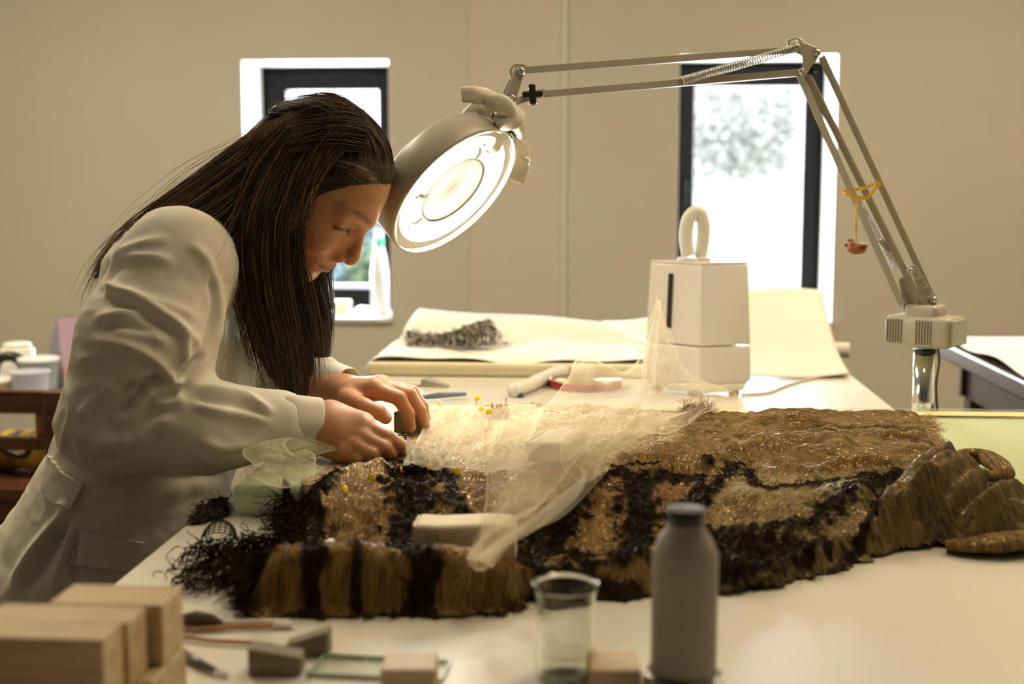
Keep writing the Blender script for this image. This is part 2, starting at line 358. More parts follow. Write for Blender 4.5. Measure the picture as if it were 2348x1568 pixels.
leafy('garden_shrub', at(830, 560, 12.5), (0.5, 0.5, 0.45), 380, M_lf3, M_tr, 'loose distant shrub rising over the bluish one', 'shrub', 6, False, 0.09)
# ================================================================== PERSON
M_coat = mat('coat_cotton', (0.72, 0.67, 0.565), 0.85, noise=0.06, nscale=14, bump=0.10, bscale=900.0, spec=0.2)
M_trous = mat('dark_trousers', (0.02, 0.022, 0.03), 0.9); M_shoe = mat('dark_shoe', (0.02, 0.018, 0.016), 0.6)
def s_loft(P, C, ra, rb, bax=(0, 1, 0)):
    """tube with elliptic section: rb along bax, ra across"""
    C = np.array(C, float); b = np.array(bax, float); best = np.full(len(P), 1e9)
    for i in range(len(C)-1):
        d = C[i+1]-C[i]; t = np.clip(((P-C[i]) @ d)/(d @ d), 0, 1); q = P - C[i] - t[:, None]*d; qb = q @ b; qa = np.sqrt(np.maximum((q*q).sum(1) - qb*qb, 0))
        A = ra[i]+(ra[i+1]-ra[i])*t; B = rb[i]+(rb[i+1]-rb[i])*t
        best = np.minimum(best, (np.sqrt((qa/A)**2+(qb/B)**2)-1)*np.minimum(A, B))
    return best
person = empty('person', (-0.80, 1.84, 0.0))
tag(person, 'person in a pale work coat with long brown hair bending over the costume', 'person')
PO = Vector((-0.80, 1.84, 0.0))
def own(o):
    o.parent = person; o.location = -PO; return o
# ---------------- coat
sh_n = at(405, 612, 1.69); el_n = at(262, 962, 1.625); cu_n = at(690, 972, 1.68)
sh_f = at(560, 600, 2.02); el_f = at(470, 900, 2.02); cu_f = at(765, 885, 1.985)
T = [np.array((-0.80, 1.84, 0.38)), np.array((-0.80, 1.84, 0.62)), at(240, 1290, 1.84), at(325, 1090, 1.84), at(392, 850, 1.845), at(425, 660, 1.85), at(470, 600, 1.86)]
def coat_sdf(P):
    d = s_loft(P, T, [.24, .20, .150, .128, .122, .108, .070], [.25, .225, .185, .165, .175, .185, .15])
    sh = smin(s_cone(P, at(470, 590, 1.86), at(425, 598, 1.735), .072, .066), s_cone(P, at(470, 590, 1.86), sh_f, .072, .06), .04)
    d = smin(d, sh, .05)
    ua = s_cone(P, sh_n, at(335, 790, 1.64), .078, .084); ua = smin(ua, s_cone(P, at(335, 790, 1.64), el_n, .084, .066), .03)
    ua = smin(ua, s_cone(P, el_n, at(232, 985, 1.63), .062, .050), .03)
    fa = s_cone(P, el_n, at(470, 980, 1.63), .062, .058); fa = smin(fa, s_cone(P, at(470, 980, 1.63), at(640, 975, 1.668), .058, .046), .02)
    arm = smin(ua, fa, .022); d = smin(d, arm, .018)
    far = smin(s_cone(P, sh_f, el_f, .07, .06), s_cone(P, el_f, at(735, 880, 1.915), .06, .042), .02); d = smin(d, far, .02)
    # neck opening
    d = smax(d, -s_cone(P, at(640, 500, 1.86), at(560, 540, 1.86), .055, .045), .01)
    return d
V, F = surface_nets(coat_sdf, (-1.12, 1.50, 0.36), (-0.33, 2.17, 1.30), 0.0046)
V = laplace(V, F, 2)
# fold ridges (+) and creases (-) of the cotton, drawn where the sleeve and back wrinkle: (points, height m, half width px)
def C_(pts): return [(x/2.24, y/2.24+480) for x, y in pts]
FOLDS = [
 (C_([(500,370),(560,395),(700,455),(860,555),(960,640),(1045,700)]), .0085, 12), (C_([(470,565),(620,540),(760,518)]), .0065, 12), (C_([(425,668),(600,690),(740,740),(850,830),(885,875)]), .0085, 13),
 (C_([(900,590),(948,700),(940,800)]), .006, 10), (C_([(400,800),(480,755),(600,715)]), .006, 14), (C_([(380,930),(520,895),(650,880),(770,845)]), .006, 12),
 (C_([(405,1110),(455,1010),(560,935),(640,905)]), .0075, 13), (C_([(560,1105),(680,1050),(735,950),(790,880)]), .0085, 13), (C_([(770,975),(880,1000),(955,960)]), .008, 13),
 (C_([(975,1000),(1100,1035),(1250,1062),(1405,1090)]), .006, 10), (C_([(960,900),(1100,930),(1250,955),(1340,1010),(1405,1060)]), .006, 10), (C_([(690,1180),(790,1110),(900,1060)]), .006, 15),
 (C_([(460,1210),(620,1190),(800,1200)]), .005, 18), (C_([(1110,330),(1120,500),(1130,740)]), .006, 13), (C_([(560,290),(700,250),(900,265)]), .007, 13), (C_([(500,330),(560,250),(700,190),(880,150)]), .006, 12),
 (C_([(960,170),(1050,260),(1095,380)]), .006, 12), (C_([(640,420),(800,470),(920,520),(1010,560)]), .004, 10), (C_([(560,620),(720,640),(880,690)]), .005, 10), (C_([(1010,1180),(1160,1220),(1380,1190)]), .005, 12),
 (C_([(440,1290),(540,1300),(640,1260)]), -.006, 12), (C_([(600,922),(720,885),(830,862)]), -.0120, 7), (C_([(690,945),(770,895),(850,870)]), -.010, 7), (C_([(620,1050),(700,960),(760,900)]), -.006, 9),
 (C_([(520,440),(680,505),(850,610),(930,660)]), -.006, 11), (C_([(500,610),(640,605),(800,640)]), -.006, 10), (C_([(450,730),(620,735),(760,790),(850,870)]), -.006, 12), (C_([(950,820),(1030,740),(1085,600),(1095,420),(1050,270)]), -.006, 6),
 (C_([(880,870),(960,830),(1060,740)]), -.010, 8), (C_([(480,470),(560,330),(690,240)]), -.005, 12), (C_([(980,960),(1080,985),(1250,1010),(1400,1075)]), -.005, 8),
 (C_([(300,1300),(370,1050),(350,900)]), .005, 9), (C_([(430,1300),(400,1200),(380,1100)]), .004, 8), (C_([(860,870),(905,875),(930,900)]), .008, 10),
 ([(20,1370),(70,1280),(140,1190),(165,1150)], .010, 14), ([(60,1360),(110,1270),(160,1190)], -.010, 12), ([(120,1360),(150,1270),(180,1180)], .008, 12), ([(165,1350),(170,1280),(185,1200)], -.006, 8),
 ([(250,1180),(330,1150),(430,1110)], .005, 18), ([(230,1110),(330,1090),(520,1090)], -.007, 16), ([(560,760),(570,850),(585,900)], .005, 12),
]
Nn = normals_of(V, F); px = proj(V); vd = (CAM - V); vd /= np.linalg.norm(vd, axis=1)[:, None]; face = np.clip((Nn*vd).sum(1)*3.0, 0, 1)
disp = np.zeros(len(V))
for pts, hgt, wd in FOLDS:
    Q = catmull(pts, 5); best = np.full(len(V), 1e9); tt = np.zeros(len(V)); near = (px[:, 0] > Q[:, 0].min()-60) & (px[:, 0] < Q[:, 0].max()+60) & (px[:, 1] > Q[:, 1].min()-60) & (px[:, 1] < Q[:, 1].max()+60) & (V[:, 1] < 1.9)
    I = np.where(near)[0]
    for i in range(len(Q)-1):
        dd, t = seg_dist(px[I], Q[i], Q[i+1]); b = dd < best[I]; best[I[b]] = dd[b]; tt[I[b]] = (i+t[b])/(len(Q)-1)
    disp += np.where(best < 200, hgt*1.25*np.exp(-(best/(wd*0.95))**2)*np.clip(np.sin(np.pi*np.clip(tt, 0.0, 1))*1.6, 0, 1), 0)
disp = disp*face + 0.0024*vnoise(V*np.array([1, 1, 1.6]), 16, 3) + 0.0022*(.5-np.abs(vnoise(V*np.array([1, 1, 1.9])+.02*vnoise(V, 20, 6)[:, None], 30, 5))) + .0007*vnoise(V, 75, 8)
V = V + Nn*disp[:, None]; V = laplace(V, F, 1, 0.35)
keep = V[F].mean(1)[:, 2] > 0.37
coat = own(npmesh('coat', V, F, M_coat)); coat['label'] = 'pale cotton work coat with wrinkled sleeves'
def patch(name, poly, off, m, parent, thick=0.0042):
    """panel of cloth sewn onto the coat: lifts the camera-side faces within a drawn outline"""
    Nv = normals_of(V, F); p = proj(V); c = p[F].mean(1); fc = V[F].mean(1); nf = Nv[F].mean(1); v2 = CAM-fc
    ok = (poly_sd(c, poly) < 0) & ((nf*v2).sum(1) > 0) & (fc[:, 1] < 1.86); Fs = F[ok]; ids = np.unique(Fs); mp = -np.ones(len(V), int); mp[ids] = np.arange(len(ids)); sd = poly_sd(p[ids], poly)
    # snap the stepped rim onto the outline, then lay a top and a skirt
    top = V[ids] + Nv[ids]*(off + thick); bot = V[ids] + Nv[ids]*(-0.001); n = len(ids); f = mp[Fs]
    E = {}
    for q in f:
        for k in range(4): a, b = int(q[k]), int(q[(k+1) % 4]); E[(a, b)] = 1
    rim = [(a, b) for (a, b) in E if (b, a) not in E]
    rs = {a for a, b in rim} | {b for a, b in rim}
    poly_a = np.array(poly, float)
    for a in rs:  # move rim vertices sideways onto the drawn outline
        q = p[ids[a]]; best = None
        for i in range(len(poly_a)):
            A, B = poly_a[i], poly_a[(i+1) % len(poly_a)]; t = np.clip(((q-A) @ (B-A))/((B-A) @ (B-A)), 0, 1); c_ = A+t*(B-A); d_ = np.linalg.norm(c_-q)
            if best is None or d_ < best[0]: best = (d_, c_)
        s = np.linalg.norm(V[ids[a]]-CAM)/FPX; dv = (RT*(best[1][0]-q[0]) - UP*(best[1][1]-q[1]))*s*0.9
        top[a] += dv; bot[a] += dv
    rl = sorted(rs); ri = {a: i for i, a in enumerate(rl)}; k = len(rl); t2 = top[rl]; b2 = bot[rl]      # the rim gets vertices of its own so that the edge stays crisp
    side = np.array([(n+k+ri[a], n+k+ri[b], n+ri[b], n+ri[a]) for a, b in rim])
    o = npmesh(name, np.vstack([top, t2, b2]), np.vstack([f, side]), m, parent, True); return o
M_coat2 = mat('coat_cotton_panel', (0.73, 0.68, 0.575), 0.85, noise=0.05, nscale=14, bump=0.10, bscale=900.0, spec=0.2)
patch('belt', [(118,1045),(150,1085),(195,1112),(160,1172),(120,1150),(100,1128)], 0.002, M_coat2, coat)
patch('pocket_flap', [(180,1216),(330,1243),(310,1308),(158,1292)], 0.002, M_coat2, coat)
# cuffs: turned sleeve ends, open so that the wrist shows
def cuff(name, a, b, ra, rb, squash=1.0):
    ax = basis(b-a); L = np.linalg.norm(b-a); n = 44; rows = [(-.001, ra*.96), (0, ra), (L*.5, (ra+rb)/2), (L*.97, rb), (L, rb*.985), (L*.97, rb*.93), (L*.3, ra*.85)]
    Vv = []; Ff = []
    for i, (z, r) in enumerate(rows):
        for j in range(n):
            t = 2*math.pi*j/n; w = 1+0.03*math.sin(3*t+1+i*.2)+.02*math.sin(7*t)
            Vv.append(a + ax @ np.array([r*w*math.cos(t)*squash, r*w*math.sin(t), z]))
    for i in range(len(rows)-1):
        for j in range(n): Ff.append((i*n+j, i*n+(j+1) % n, (i+1)*n+(j+1) % n, (i+1)*n+j))
    return pydata(name, Vv, Ff, M_coat2, coat, True)
cuff('cuff', at(632, 975, 1.666), at(733, 978, 1.688), .0440, .0395)
cuff('cuff', at(738, 880, 1.915), at(800, 893, 1.890), .040, .033)
# collar standing round the neck, mostly under the hair
tube('collar', catmull([at(600,500,1.80), at(560,530,1.775), at(540,590,1.775), at(560,650,1.80), at(600,660,1.86), at(600,620,1.95), at(590,540,1.95)], 6), 0.011, M_coat2, coat)
tr = empty('trousers'); own(tr)
for i, dy in enumerate((-0.10, 0.10)):
    tube('trouser_leg', [(-0.80, 1.84+dy, 0.62), (-0.81, 1.84+dy, 0.35), (-0.84, 1.84+dy, 0.09)], [.10, .085, .075], M_trous, tr, 16)
    def shoe_sdf(P, dy=dy): return smax(smin(s_ell(P, (-0.77, 1.84+dy, .035), (.13, .043, .05)), s_cone(P, (-.85, 1.84+dy, .05), (-.85, 1.84+dy, .10), .045, .04), .02), -(P[:, 2]-0.002), .004)
    v_, f_ = surface_nets(shoe_sdf, (-.95, 1.77+dy, -.02), (-.6, 1.91+dy, .16), .008); own(npmesh('shoe', v_, f_, M_shoe))
# ---------------- head, neck, hands
HC = at(728, 431, 1.84); yaw = math.radians(14); pit = math.radians(42)
hx = RT*math.cos(yaw) - np.array([FW[0], FW[1], 0])/np.linalg.norm(FW[:2])*math.sin(yaw)   # level direction she faces
HF = hx*math.cos(pit) - np.array([0, 0, 1])*math.sin(pit); HU = hx*math.sin(pit) + np.array([0, 0, 1])*math.cos(pit); HS = np.cross(HF, HU)   # HS: her right, towards the camera
HR = np.stack([HF, HU, HS], 1)
def head_sdf(P):
    Q = (P-HC) @ HR; Q2 = Q.copy(); Q2[:, 2] = np.abs(Q[:, 2]); E = lambda c, r: s_ell(Q2, c, r); K = lambda a, b, ra, rb: s_cone(Q2, a, b, ra, rb)
    d = smin(E((-.022, .024, 0), (.090, .086, .070)), E((.022, .034, 0), (.066, .070, .060)), .03)
    d = smin(d, E((.030, -.030, 0), (.058, .088, .058)), .03)
    d = smin(d, K((.0, -.065, .046), (.056, -.104, .006), .020, .016), .022)
    d = smin(d, E((.0605, -.106, 0), (.016, .015, .019)), .014)
    d = smin(d, K((.0835, .017, 0), (.066, .014, .046), .0125, .011), .014)         # brow
    d = smin(d, E((.052, -.037, .040), (.028, .022, .020)), .018)                   # cheekbone
    d = smin(d, E((.0685, -.070, 0), (.019, .027, .029)), .016)                     # muzzle
    d = smax(d, -E((.0985, -.005, .034), (.025, .0135, .020)), .010)                # socket
    d = smin(d, E((.0655, -.008, .033), (.0140, .0140, .0155)), .003)               # lid over the eyeball
    d = smin(d, K((.0725, -.0125, .024), (.0685, -.0140, .045), .0050, .0042), .0025)   # lower lid
    d = smin(d, K((.0790, .0005, .022), (.0705, -.0010, .048), .0050, .0045), .003)     # upper lid fold
    n = K((.0850, .001, 0), (.1025, -.033, 0), .0076, .0092); n = smin(n, E((.1005, -.0410, 0), (.0122, .0108, .0112)), .006)
    n = smin(n, E((.0880, -.0480, .0138), (.0120, .0086, .0066)), .005); n = smin(n, K((.076, -.004, 0), (.082, -.045, .007), .0090, .0095), .010)
    d = smin(d, n, .008)
    d = smax(d, -E((.0935, -.0535, .0065), (.0055, .0032, .0034)), .002)
    d = smin(d, K((.0880, -.0665, 0), (.0745, -.0735, .024), .0056, .0026), .004)   # upper lip
    d = smin(d, K((.0845, -.0785, 0), (.0745, -.0755, .023), .0064, .0026), .004)   # lower lip
    d = smax(d, -K((.0940, -.0728, 0), (.0780, -.0745, .027), .0020, .0015), .0025) # mouth line
    d = smax(d, -E((.0860, -.0895, 0), (.010, .006, .017)), .008)                   # under the lip
    d = smin(d, s_cone(Q, (-.035, -.04, 0), (-.085, -.135, 0), .058, .056), .03)     # neck
    return d
def corners(c, r): return np.array(c)-r, np.array(c)+r
lo, hi = corners(HC, np.array([.165, .13, .175])); HV, HFc = surface_nets(head_sdf, lo, hi, .0021); HV = laplace(HV, HFc, 1, .4)
def chain(P, pts, rad, k=.003):
    d = None
    for i in range(len(pts)-1):
        e = s_cone(P, pts[i], pts[i+1], rad[i], rad[i+1]); d = e if d is None else smin(d, e, k)
    return d
A = at
# right hand (near): back of the hand to the camera, index finger and thumb pinch the tulle
A2 = lambda x, y, Y: at(x, y, Y-.055)
A3 = lambda x, y, Y: at(x, y, Y-.085)
near_f = [
 ([A2(838,982,1.735), A2(888,1003,1.722), A2(917,1022,1.732), A2(922,1038,1.748)], [.0135, .0105, .0092, .0080]),     # index
 ([A2(832,1005,1.722), A2(880,1027,1.708), A2(893,1040,1.722), A2(880,1046,1.742)], [.0130, .0100, .0088, .0078]),     # middle
 ([A2(815,1025,1.712), A2(855,1043,1.700), A2(862,1050,1.716), A2(842,1052,1.735)], [.0125, .0096, .0086, .0075]),     # ring
 ([A2(795,1040,1.708), A2(820,1053,1.700), A2(822,1058,1.715), A2(806,1060,1.73)], [.0110, .0088, .0078, .0068]),      # little
 ([A2(780,975,1.775), A2(840,1000,1.790), A2(890,1030,1.775), A2(912,1042,1.765)], [.0140, .0120, .0105, .0085]) ]     # thumb (far side)
def near_sdf(P):
    pw = s_cone(P, A2(660, 970, 1.722), A2(745, 972, 1.738), .029, .026)
    pal = s_cone(P, A2(760, 958, 1.752), A2(830, 975, 1.742), .022, .0185); pal = smin(pal, s_cone(P, A2(752, 985, 1.738), A2(826, 1003, 1.728), .025, .0185), .014)
    pal = smin(pal, s_cone(P, A2(752, 1005, 1.728), A2(806, 1028, 1.718), .022, .0165), .014); pal = smin(pal, s_cone(P, A2(748, 1010, 1.735), A2(790, 1042, 1.716), .018, .0135), .012)
    d = smin(pw, pal, .02)
    for i, (p, r) in enumerate(near_f): d = smin(d, chain(P, p, r), .0050 if i < 4 else .010)
    for p, r in near_f[:4]:                                                                                          # knuckles
        d = smin(d, np.linalg.norm(P-(p[0]+(CAM-p[0])/np.linalg.norm(CAM-p[0])*.003), axis=1)-.0128, .006)
    return d
far_f = [
 ([A3(858,893,1.905), A3(914,912,1.895), A3(936,948,1.898), A3(941,980,1.905)], [.0130, .0105, .0092, .0078]),
 ([A3(872,886,1.925), A3(938,904,1.918), A3(962,940,1.918), A3(974,974,1.922)], [.0130, .0104, .0092, .0078]),
 ([A3(878,884,1.945), A3(945,898,1.945), A3(968,930,1.942), A3(976,958,1.942)], [.0120, .0096, .0086, .0072]),
 ([A3(872,888,1.962), A3(930,900,1.966), A3(952,925,1.964), A3(960,945,1.962)], [.0105, .0084, .0074, .0064]),
 ([A3(795,915,1.895), A3(835,932,1.872), A3(868,945,1.868), A3(884,958,1.870)], [.0150, .0120, .0108, .0090]) ]
def far_sdf(P):
    pw = s_cone(P, A3(730, 885, 1.985), A3(785, 898, 1.955), .026, .0235)
    pal = s_cone(P, A3(795, 903, 1.925), A3(858, 893, 1.908), .0215, .0165); pal = smin(pal, s_cone(P, A3(795, 900, 1.945), A3(868, 888, 1.928), .0215, .0165), .014)
    pal = smin(pal, s_cone(P, A3(795, 903, 1.958), A3(866, 890, 1.952), .0185, .0140), .014)
    d = smin(pw, pal, .02)
    for i, (p, r) in enumerate(far_f): d = smin(d, chain(P, p, r), .007 if i < 4 else .012)
    for p, r in far_f[:3]: d = smin(d, np.linalg.norm(P-(p[0]+np.array([0, 0, .004])), axis=1)-.0115, .006)
    return d
allp = np.vstack([np.array(p) for p, r in near_f]+[A2(660, 970, 1.722)[None]]); NV, NF = surface_nets(near_sdf, allp.min(0)-.035, allp.max(0)+.035, .0016)
allp = np.vstack([np.array(p) for p, r in far_f]+[A3(730, 885, 1.985)[None]]); FV, FF = surface_nets(far_sdf, allp.min(0)-.035, allp.max(0)+.035, .0016)
NV = laplace(NV, NF, 1, .3); FV = laplace(FV, FF, 1, .3)
def torso_sdf(P):
    d = s_loft(P, T[2:], [.12, .10, .11, .08, .05], [.15, .13, .14, .15, .10]); return smin(d, s_cone(P, T[6], HC - HF*.06 - HU*.09, .055, .052), .03)
TV, TF = surface_nets(torso_sdf, (-1.05, 1.62, .60), (-.38, 2.08, 1.30), .014)
# arms under the sleeves join hands and trunk into one figure
av = [tube_arr([sh_n, el_n, A2(670, 970, 1.724)], [.040, .036, .027], 12), tube_arr([sh_f, el_f, A3(738, 886, 1.982)], [.040, .034, .025], 12)]
parts_v = [HV, NV, FV, TV] ; parts_f = [HFc, NF, FF, TF]
for v_, f_ in av: parts_v.append(v_); parts_f.append(np.array([q for q in f_ if len(q) == 4]))
offs = np.cumsum([0]+[len(v) for v in parts_v[:-1]]); BV = np.vstack(parts_v); BF = np.vstack([f+o for f, o in zip(parts_f, offs)])
# skin colour: face tint, lips, brows, lash lines, nails; also painted eye-socket shade
colr = np.tile(np.array([0.53, 0.250, 0.122]), (len(BV), 1)); Q = (BV-HC) @ HR; hm = np.arange(len(BV)) < len(HV); s_ = np.abs(Q[:, 2])
def paint(w, c): 
    global colr
    w = np.clip(w, 0, 1)[:, None]; colr = colr*(1-w) + np.array(c)*w
g = lambda P, c, r: np.exp(-(((P-np.array(c))/np.array(r))**2).sum(1))
Qs = np.stack([Q[:, 0], Q[:, 1], s_], 1)
nz = vnoise(BV, 60, 2)*.5 + vnoise(BV, 170, 3)*.5; colr = colr*(1+.06*nz[:, None])
paint(hm*.40*g(Qs, (.065, -.04, .045), (.05, .022, .025)), (.56, .24, .15)); paint(hm*.5*g(Qs, (.102, -.042, 0), (.03, .012, .018)), (.55, .25, .16))
lip = hm*(Q[:, 0] > .068)*np.clip(1.6*(np.exp(-((Q[:, 1]+.0745)/.0088)**6))*np.clip((.0245-s_)/.004, 0, 1), 0, 1); paint(lip*.85, (.40, .15, .11))
paint(hm*(Q[:, 0] > .068)*np.exp(-((Q[:, 1]+.0735)/.0016)**2)*(s_ < .025)*.8, (.10, .035, .03))
bl = np.clip((s_-.010)/.006, 0, 1)*np.clip((.066-s_)/.022, 0, 1); by = .019 + .006*np.sin(np.clip((s_-.012)/.056, 0, 1)*math.pi); paint(hm*(Q[:, 0] > .012)*bl*np.exp(-((Q[:, 1]-by)/.0042)**2)*(.66+.45*vnoise(Q*np.array([1, .4, 1]), 700, 9)), (.060, .031, .018))
ey = -.0088 + .0025*np.cos((s_-.034)/.014*1.5); em = hm*(Q[:, 0] > .06)*np.clip((.0170-np.abs(s_-.0355))/.003, 0, 1)
paint(em*np.exp(-((Q[:, 1]-ey)/.0031)**2)*1.25, (.012, .008, .007)); paint(hm*(Q[:, 0] > .05)*.70*g(Qs, (.075, -.001, .033), (.03, .009, .021)), (.26, .12, .075))  # second paint puts the shade of the eye socket into the skin colour
paint(em*np.clip((.006-np.abs(s_-.036))/.002, 0, 1)*np.exp(-((Q[:, 1]-ey+.0030)/.0013)**2)*.7, (.42, .38, .34))
# paler fingernails
for fl in (near_f, far_f):
    for p, r in fl:
        tip = p[-1]; dr = (p[-1]-p[-2])/np.linalg.norm(p[-1]-p[-2]); q = BV - (tip - dr*.001); up = np.array([0.25, -.35, .9]) ; up = up - dr*(up @ dr); up /= np.linalg.norm(up); sd = np.cross(dr, up)
        w = np.clip((1.15-np.sqrt(((q @ dr)/.0062)**2+((q @ sd)/.0050)**2))*6, 0, 1)*((q @ up) > r[-1]*.55)*(np.linalg.norm(q, axis=1) < .02); paint(w*.75, (.66, .42, .31))
M_skin = bpy.data.materials.new('skin'); M_skin.use_nodes = True; nt = M_skin.node_tree; b = nt.nodes['Principled BSDF']
vc = nt.nodes.new('ShaderNodeVertexColor'); vc.layer_name = 'tone'; nt.links.new(vc.outputs[0], b.inputs['Base Color']); b.inputs['Roughness'].default_value = .46; b.inputs['Specular IOR Level'].default_value = .45
b.inputs['Subsurface Weight'].default_value = .0; b.inputs['Subsurface Radius'].default_value = (.012, .004, .002); b.inputs['Subsurface Scale'].default_value = .5
nn = nt.nodes.new('ShaderNodeTexNoise'); nn.inputs['Scale'].default_value = 380; bp = nt.nodes.new('ShaderNodeBump'); bp.inputs['Strength'].default_value = .18; bp.inputs['Distance'].default_value = .001
nt.links.new(nn.outputs[0], bp.inputs['Height']); nt.links.new(bp.outputs[0], b.inputs['Normal'])
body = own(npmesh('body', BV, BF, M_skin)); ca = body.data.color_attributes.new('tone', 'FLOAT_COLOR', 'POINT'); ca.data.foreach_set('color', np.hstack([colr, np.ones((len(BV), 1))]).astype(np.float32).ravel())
rg_ = A3(921, 893, 1.945); lathe('ring', [(.0098, -.0018), (.0108, -.0018), (.0108, .0018), (.0098, .0018)], mat('silver_ring', (.8, .78, .74), .2, 1.0), body, 24, rg_, basis(far_f[2][0][1]-far_f[2][0][0]), closed=True)['label'] = 'silver finger ring'
# ---------------- hair
def hair_mat(name):
    m = bpy.data.materials.new(name); m.use_nodes = True; nt = m.node_tree; b = nt.nodes['Principled BSDF']
    vc = nt.nodes.new('ShaderNodeVertexColor'); vc.layer_name = 'tone'; nt.links.new(vc.outputs[0], b.inputs['Base Color'])
    b.inputs['Roughness'].default_value = .42; b.inputs['Specular IOR Level'].default_value = .35; b.inputs['Sheen Weight'].default_value = .08; return m
M_hair = hair_mat('brown_hair')
def hair_sdf(P):
    Q = (P-HC) @ HR; f, u, s = Q[:, 0], Q[:, 1], Q[:, 2]; E = lambda c, r: s_ell(Q, c, r)
    cap = smin(E((-.024, .025, 0), (.0890, .0935, .0755)), E((.018, .036, 0), (.070, .0755, .0650)), .03)
    cut = (1.0*f - .045 - u + .026*np.cos(np.clip(s/.06, -1, 1)*1.57)**2*0 )/1.414 + .0035*vnoise(P, 55, 12)       # the hairline plane from brow to ear
    d = smax(cap, cut + .024, .022)
    L = lambda pts, ra, rb: s_loft(P, [at(*q) for q in pts], ra, rb)
    d = smin(d, L([(668, 400, 1.795), (632, 490, 1.782), (618, 600, 1.775), (642, 750, 1.785), (664, 830, 1.795), (676, 890, 1.80)], [.050, .046, .043, .042, .036, .022], [.026, .028, .026, .024, .020, .012]), .025)
    d = smin(d, L([(645, 362, 1.84), (530, 425, 1.85), (400, 495, 1.85), (300, 572, 1.85), (238, 630, 1.86)], [.050, .036, .018, .012, .006], [.062, .066, .070, .075, .06]), .03)
    d = smin(d, L([(700, 480, 1.905), (722, 620, 1.925), (738, 720, 1.925), (732, 820, 1.915), (722, 880, 1.905)], [.022, .018, .016, .014, .008], [.014, .015, .014, .012, .008]), .015)
    return d
hv, hf = surface_nets(hair_sdf, at(170, 660, 1.86)*0 + np.array([-.77, 1.68, .97]), np.array([-.27, 1.99, 1.47]), .0036)
hv = laplace(hv, hf, 2)
hair = empty('hair'); own(hair)
def tone(o, col): 
    ca = o.data.color_attributes.new('tone', 'FLOAT_COLOR', 'POINT'); ca.data.foreach_set('color', np.hstack([col, np.ones((len(col), 1))]).astype(np.float32).ravel())
ho = npmesh('hair_mass', hv, hf, M_hair, hair); nzh = vnoise(hv*np.array([1, 1, .12]), 130, 4)*.5+.5
tone(ho, np.array([.020, .011, .006])*(0.5+nzh[:, None]))
def resample(P, n):
    P = catmull(P, 8); L = np.concatenate([[0], np.cumsum(np.linalg.norm(np.diff(P, axis=0), axis=1))]); t = np.linspace(0, L[-1], n); return np.stack([np.interp(t, L, P[:, k]) for k in range(3)], 1)
strands = []   # (points, radius, colour)
DK, BR, LT, GD = np.array([.024, .013, .007]), np.array([.070, .037, .018]), np.array([.17, .094, .044]), np.array([.32, .19, .09])
def scol(r, bias=0.0):
    x = r.random()+bias; return (DK if x < .45 else BR if x < .82 else LT if x < .97 else GD)*(.75+.5*r.random())
def sheet(guides, n, seed, jit=.003, fr=.002, rad=(.00035, .0008), lift=(.0, .006), bias=0.0, N=24, endjit=.25, clump=9):
    r = np.random.default_rng(seed); G = np.stack([resample(np.array(g), N) for g in guides]); m = len(G)-1; t = np.linspace(0, 1, N)[:, None]; cl = {}
    for i in range(n):
        x = r.random()*m; k = min(int(x), m-1); a = x-k; P = G[k]*(1-a)+G[k+1]*a
        c = int(x*clump); 
        if c not in cl: cl[c] = (r.normal(size=3)*.004, r.random(3)*6.28)
        P = P + cl[c][0]*t + r.normal(size=3)*jit*(.5+.8*t) - FW*(lift[0]+(lift[1]-lift[0])*r.random())
        ph = r.random(3)*6.28; P = P + fr*np.stack([np.sin(t[:, 0]*(4+5*r.random())+ph[d]) for d in range(3)], 1)*t
        e = 1 - endjit*r.random(); kx = np.linspace(0, e, N)*(N-1); P = np.stack([np.interp(kx, np.arange(N), P[:, d]) for d in range(3)], 1)
        strands.append((P, r.uniform(*rad), scol(r, bias)))
def pix(L): return [[at(*q) for q in g] for g in L]
# near curtain, hanging straight from the temple
sheet(pix([[(790,425,1.778),(712,450,1.768),(686,520,1.764),(690,600,1.764),(706,680,1.772),(722,780,1.782),(728,905,1.795)],
           [(760,405,1.772),(680,455,1.762),(655,540,1.755),(660,640,1.757),(682,760,1.768),(705,905,1.79)],
           [(735,390,1.770),(640,460,1.757),(618,560,1.748),(625,660,1.750),(652,780,1.765),(682,908,1.785)],
           [(705,370,1.772),(600,465,1.757),(582,570,1.748),(592,680,1.75),(620,790,1.765),(650,905,1.785)],
           [(680,350,1.775),(568,460,1.762),(552,570,1.752),(565,680,1.753),(592,790,1.768),(620,895,1.785)],
           [(655,330,1.785),(545,450,1.77),(528,560,1.762),(548,660,1.758),(575,770,1.77),(600,870,1.785)]]), 1150, 11, .0042, .0035, lift=(-.004, .010))
# top of the head, combed back from the hairline to the clip
def on_cap(f, u, s, k=1.0):
    c = np.array([-.022, .027, 0]); d = np.array([f, u, s])-c
    for _ in range(12):
        v = hair_sdf((HC + HR @ (c+d))[None])[0]; d = d*(1 - v/np.linalg.norm(d))
    return HC + HR @ (c + d*k)
def arc(p, q, mid=None, n=6):
    p, q = np.array(p), np.array(q); out = []
    for t in np.linspace(0, 1, n):
        v = p*(1-t)+q*t
        if mid is not None: v = v + np.array(mid)*4*t*(1-t)
        out.append(on_cap(*v, 1.012))
    return out
gt = []
for a in np.linspace(0, 1, 7):     # hairline from far temple over the brow to the near ear
    s = -.045+.112*a; f = .078-.072*max(0, (s/.066))**1.6 if s > 0 else .078-.03*(s/.045)**2; u = .072-.062*max(0, (s/.066))**1.8
    gt.append(arc((f, u, s), (-.105, .045, .016+.02*a), (.02, .075, .018*a)))
sheet(gt, 900, 12, .0018, .0014, (.0003, .0007), (.0, .002), -.08, endjit=.1, clump=14)
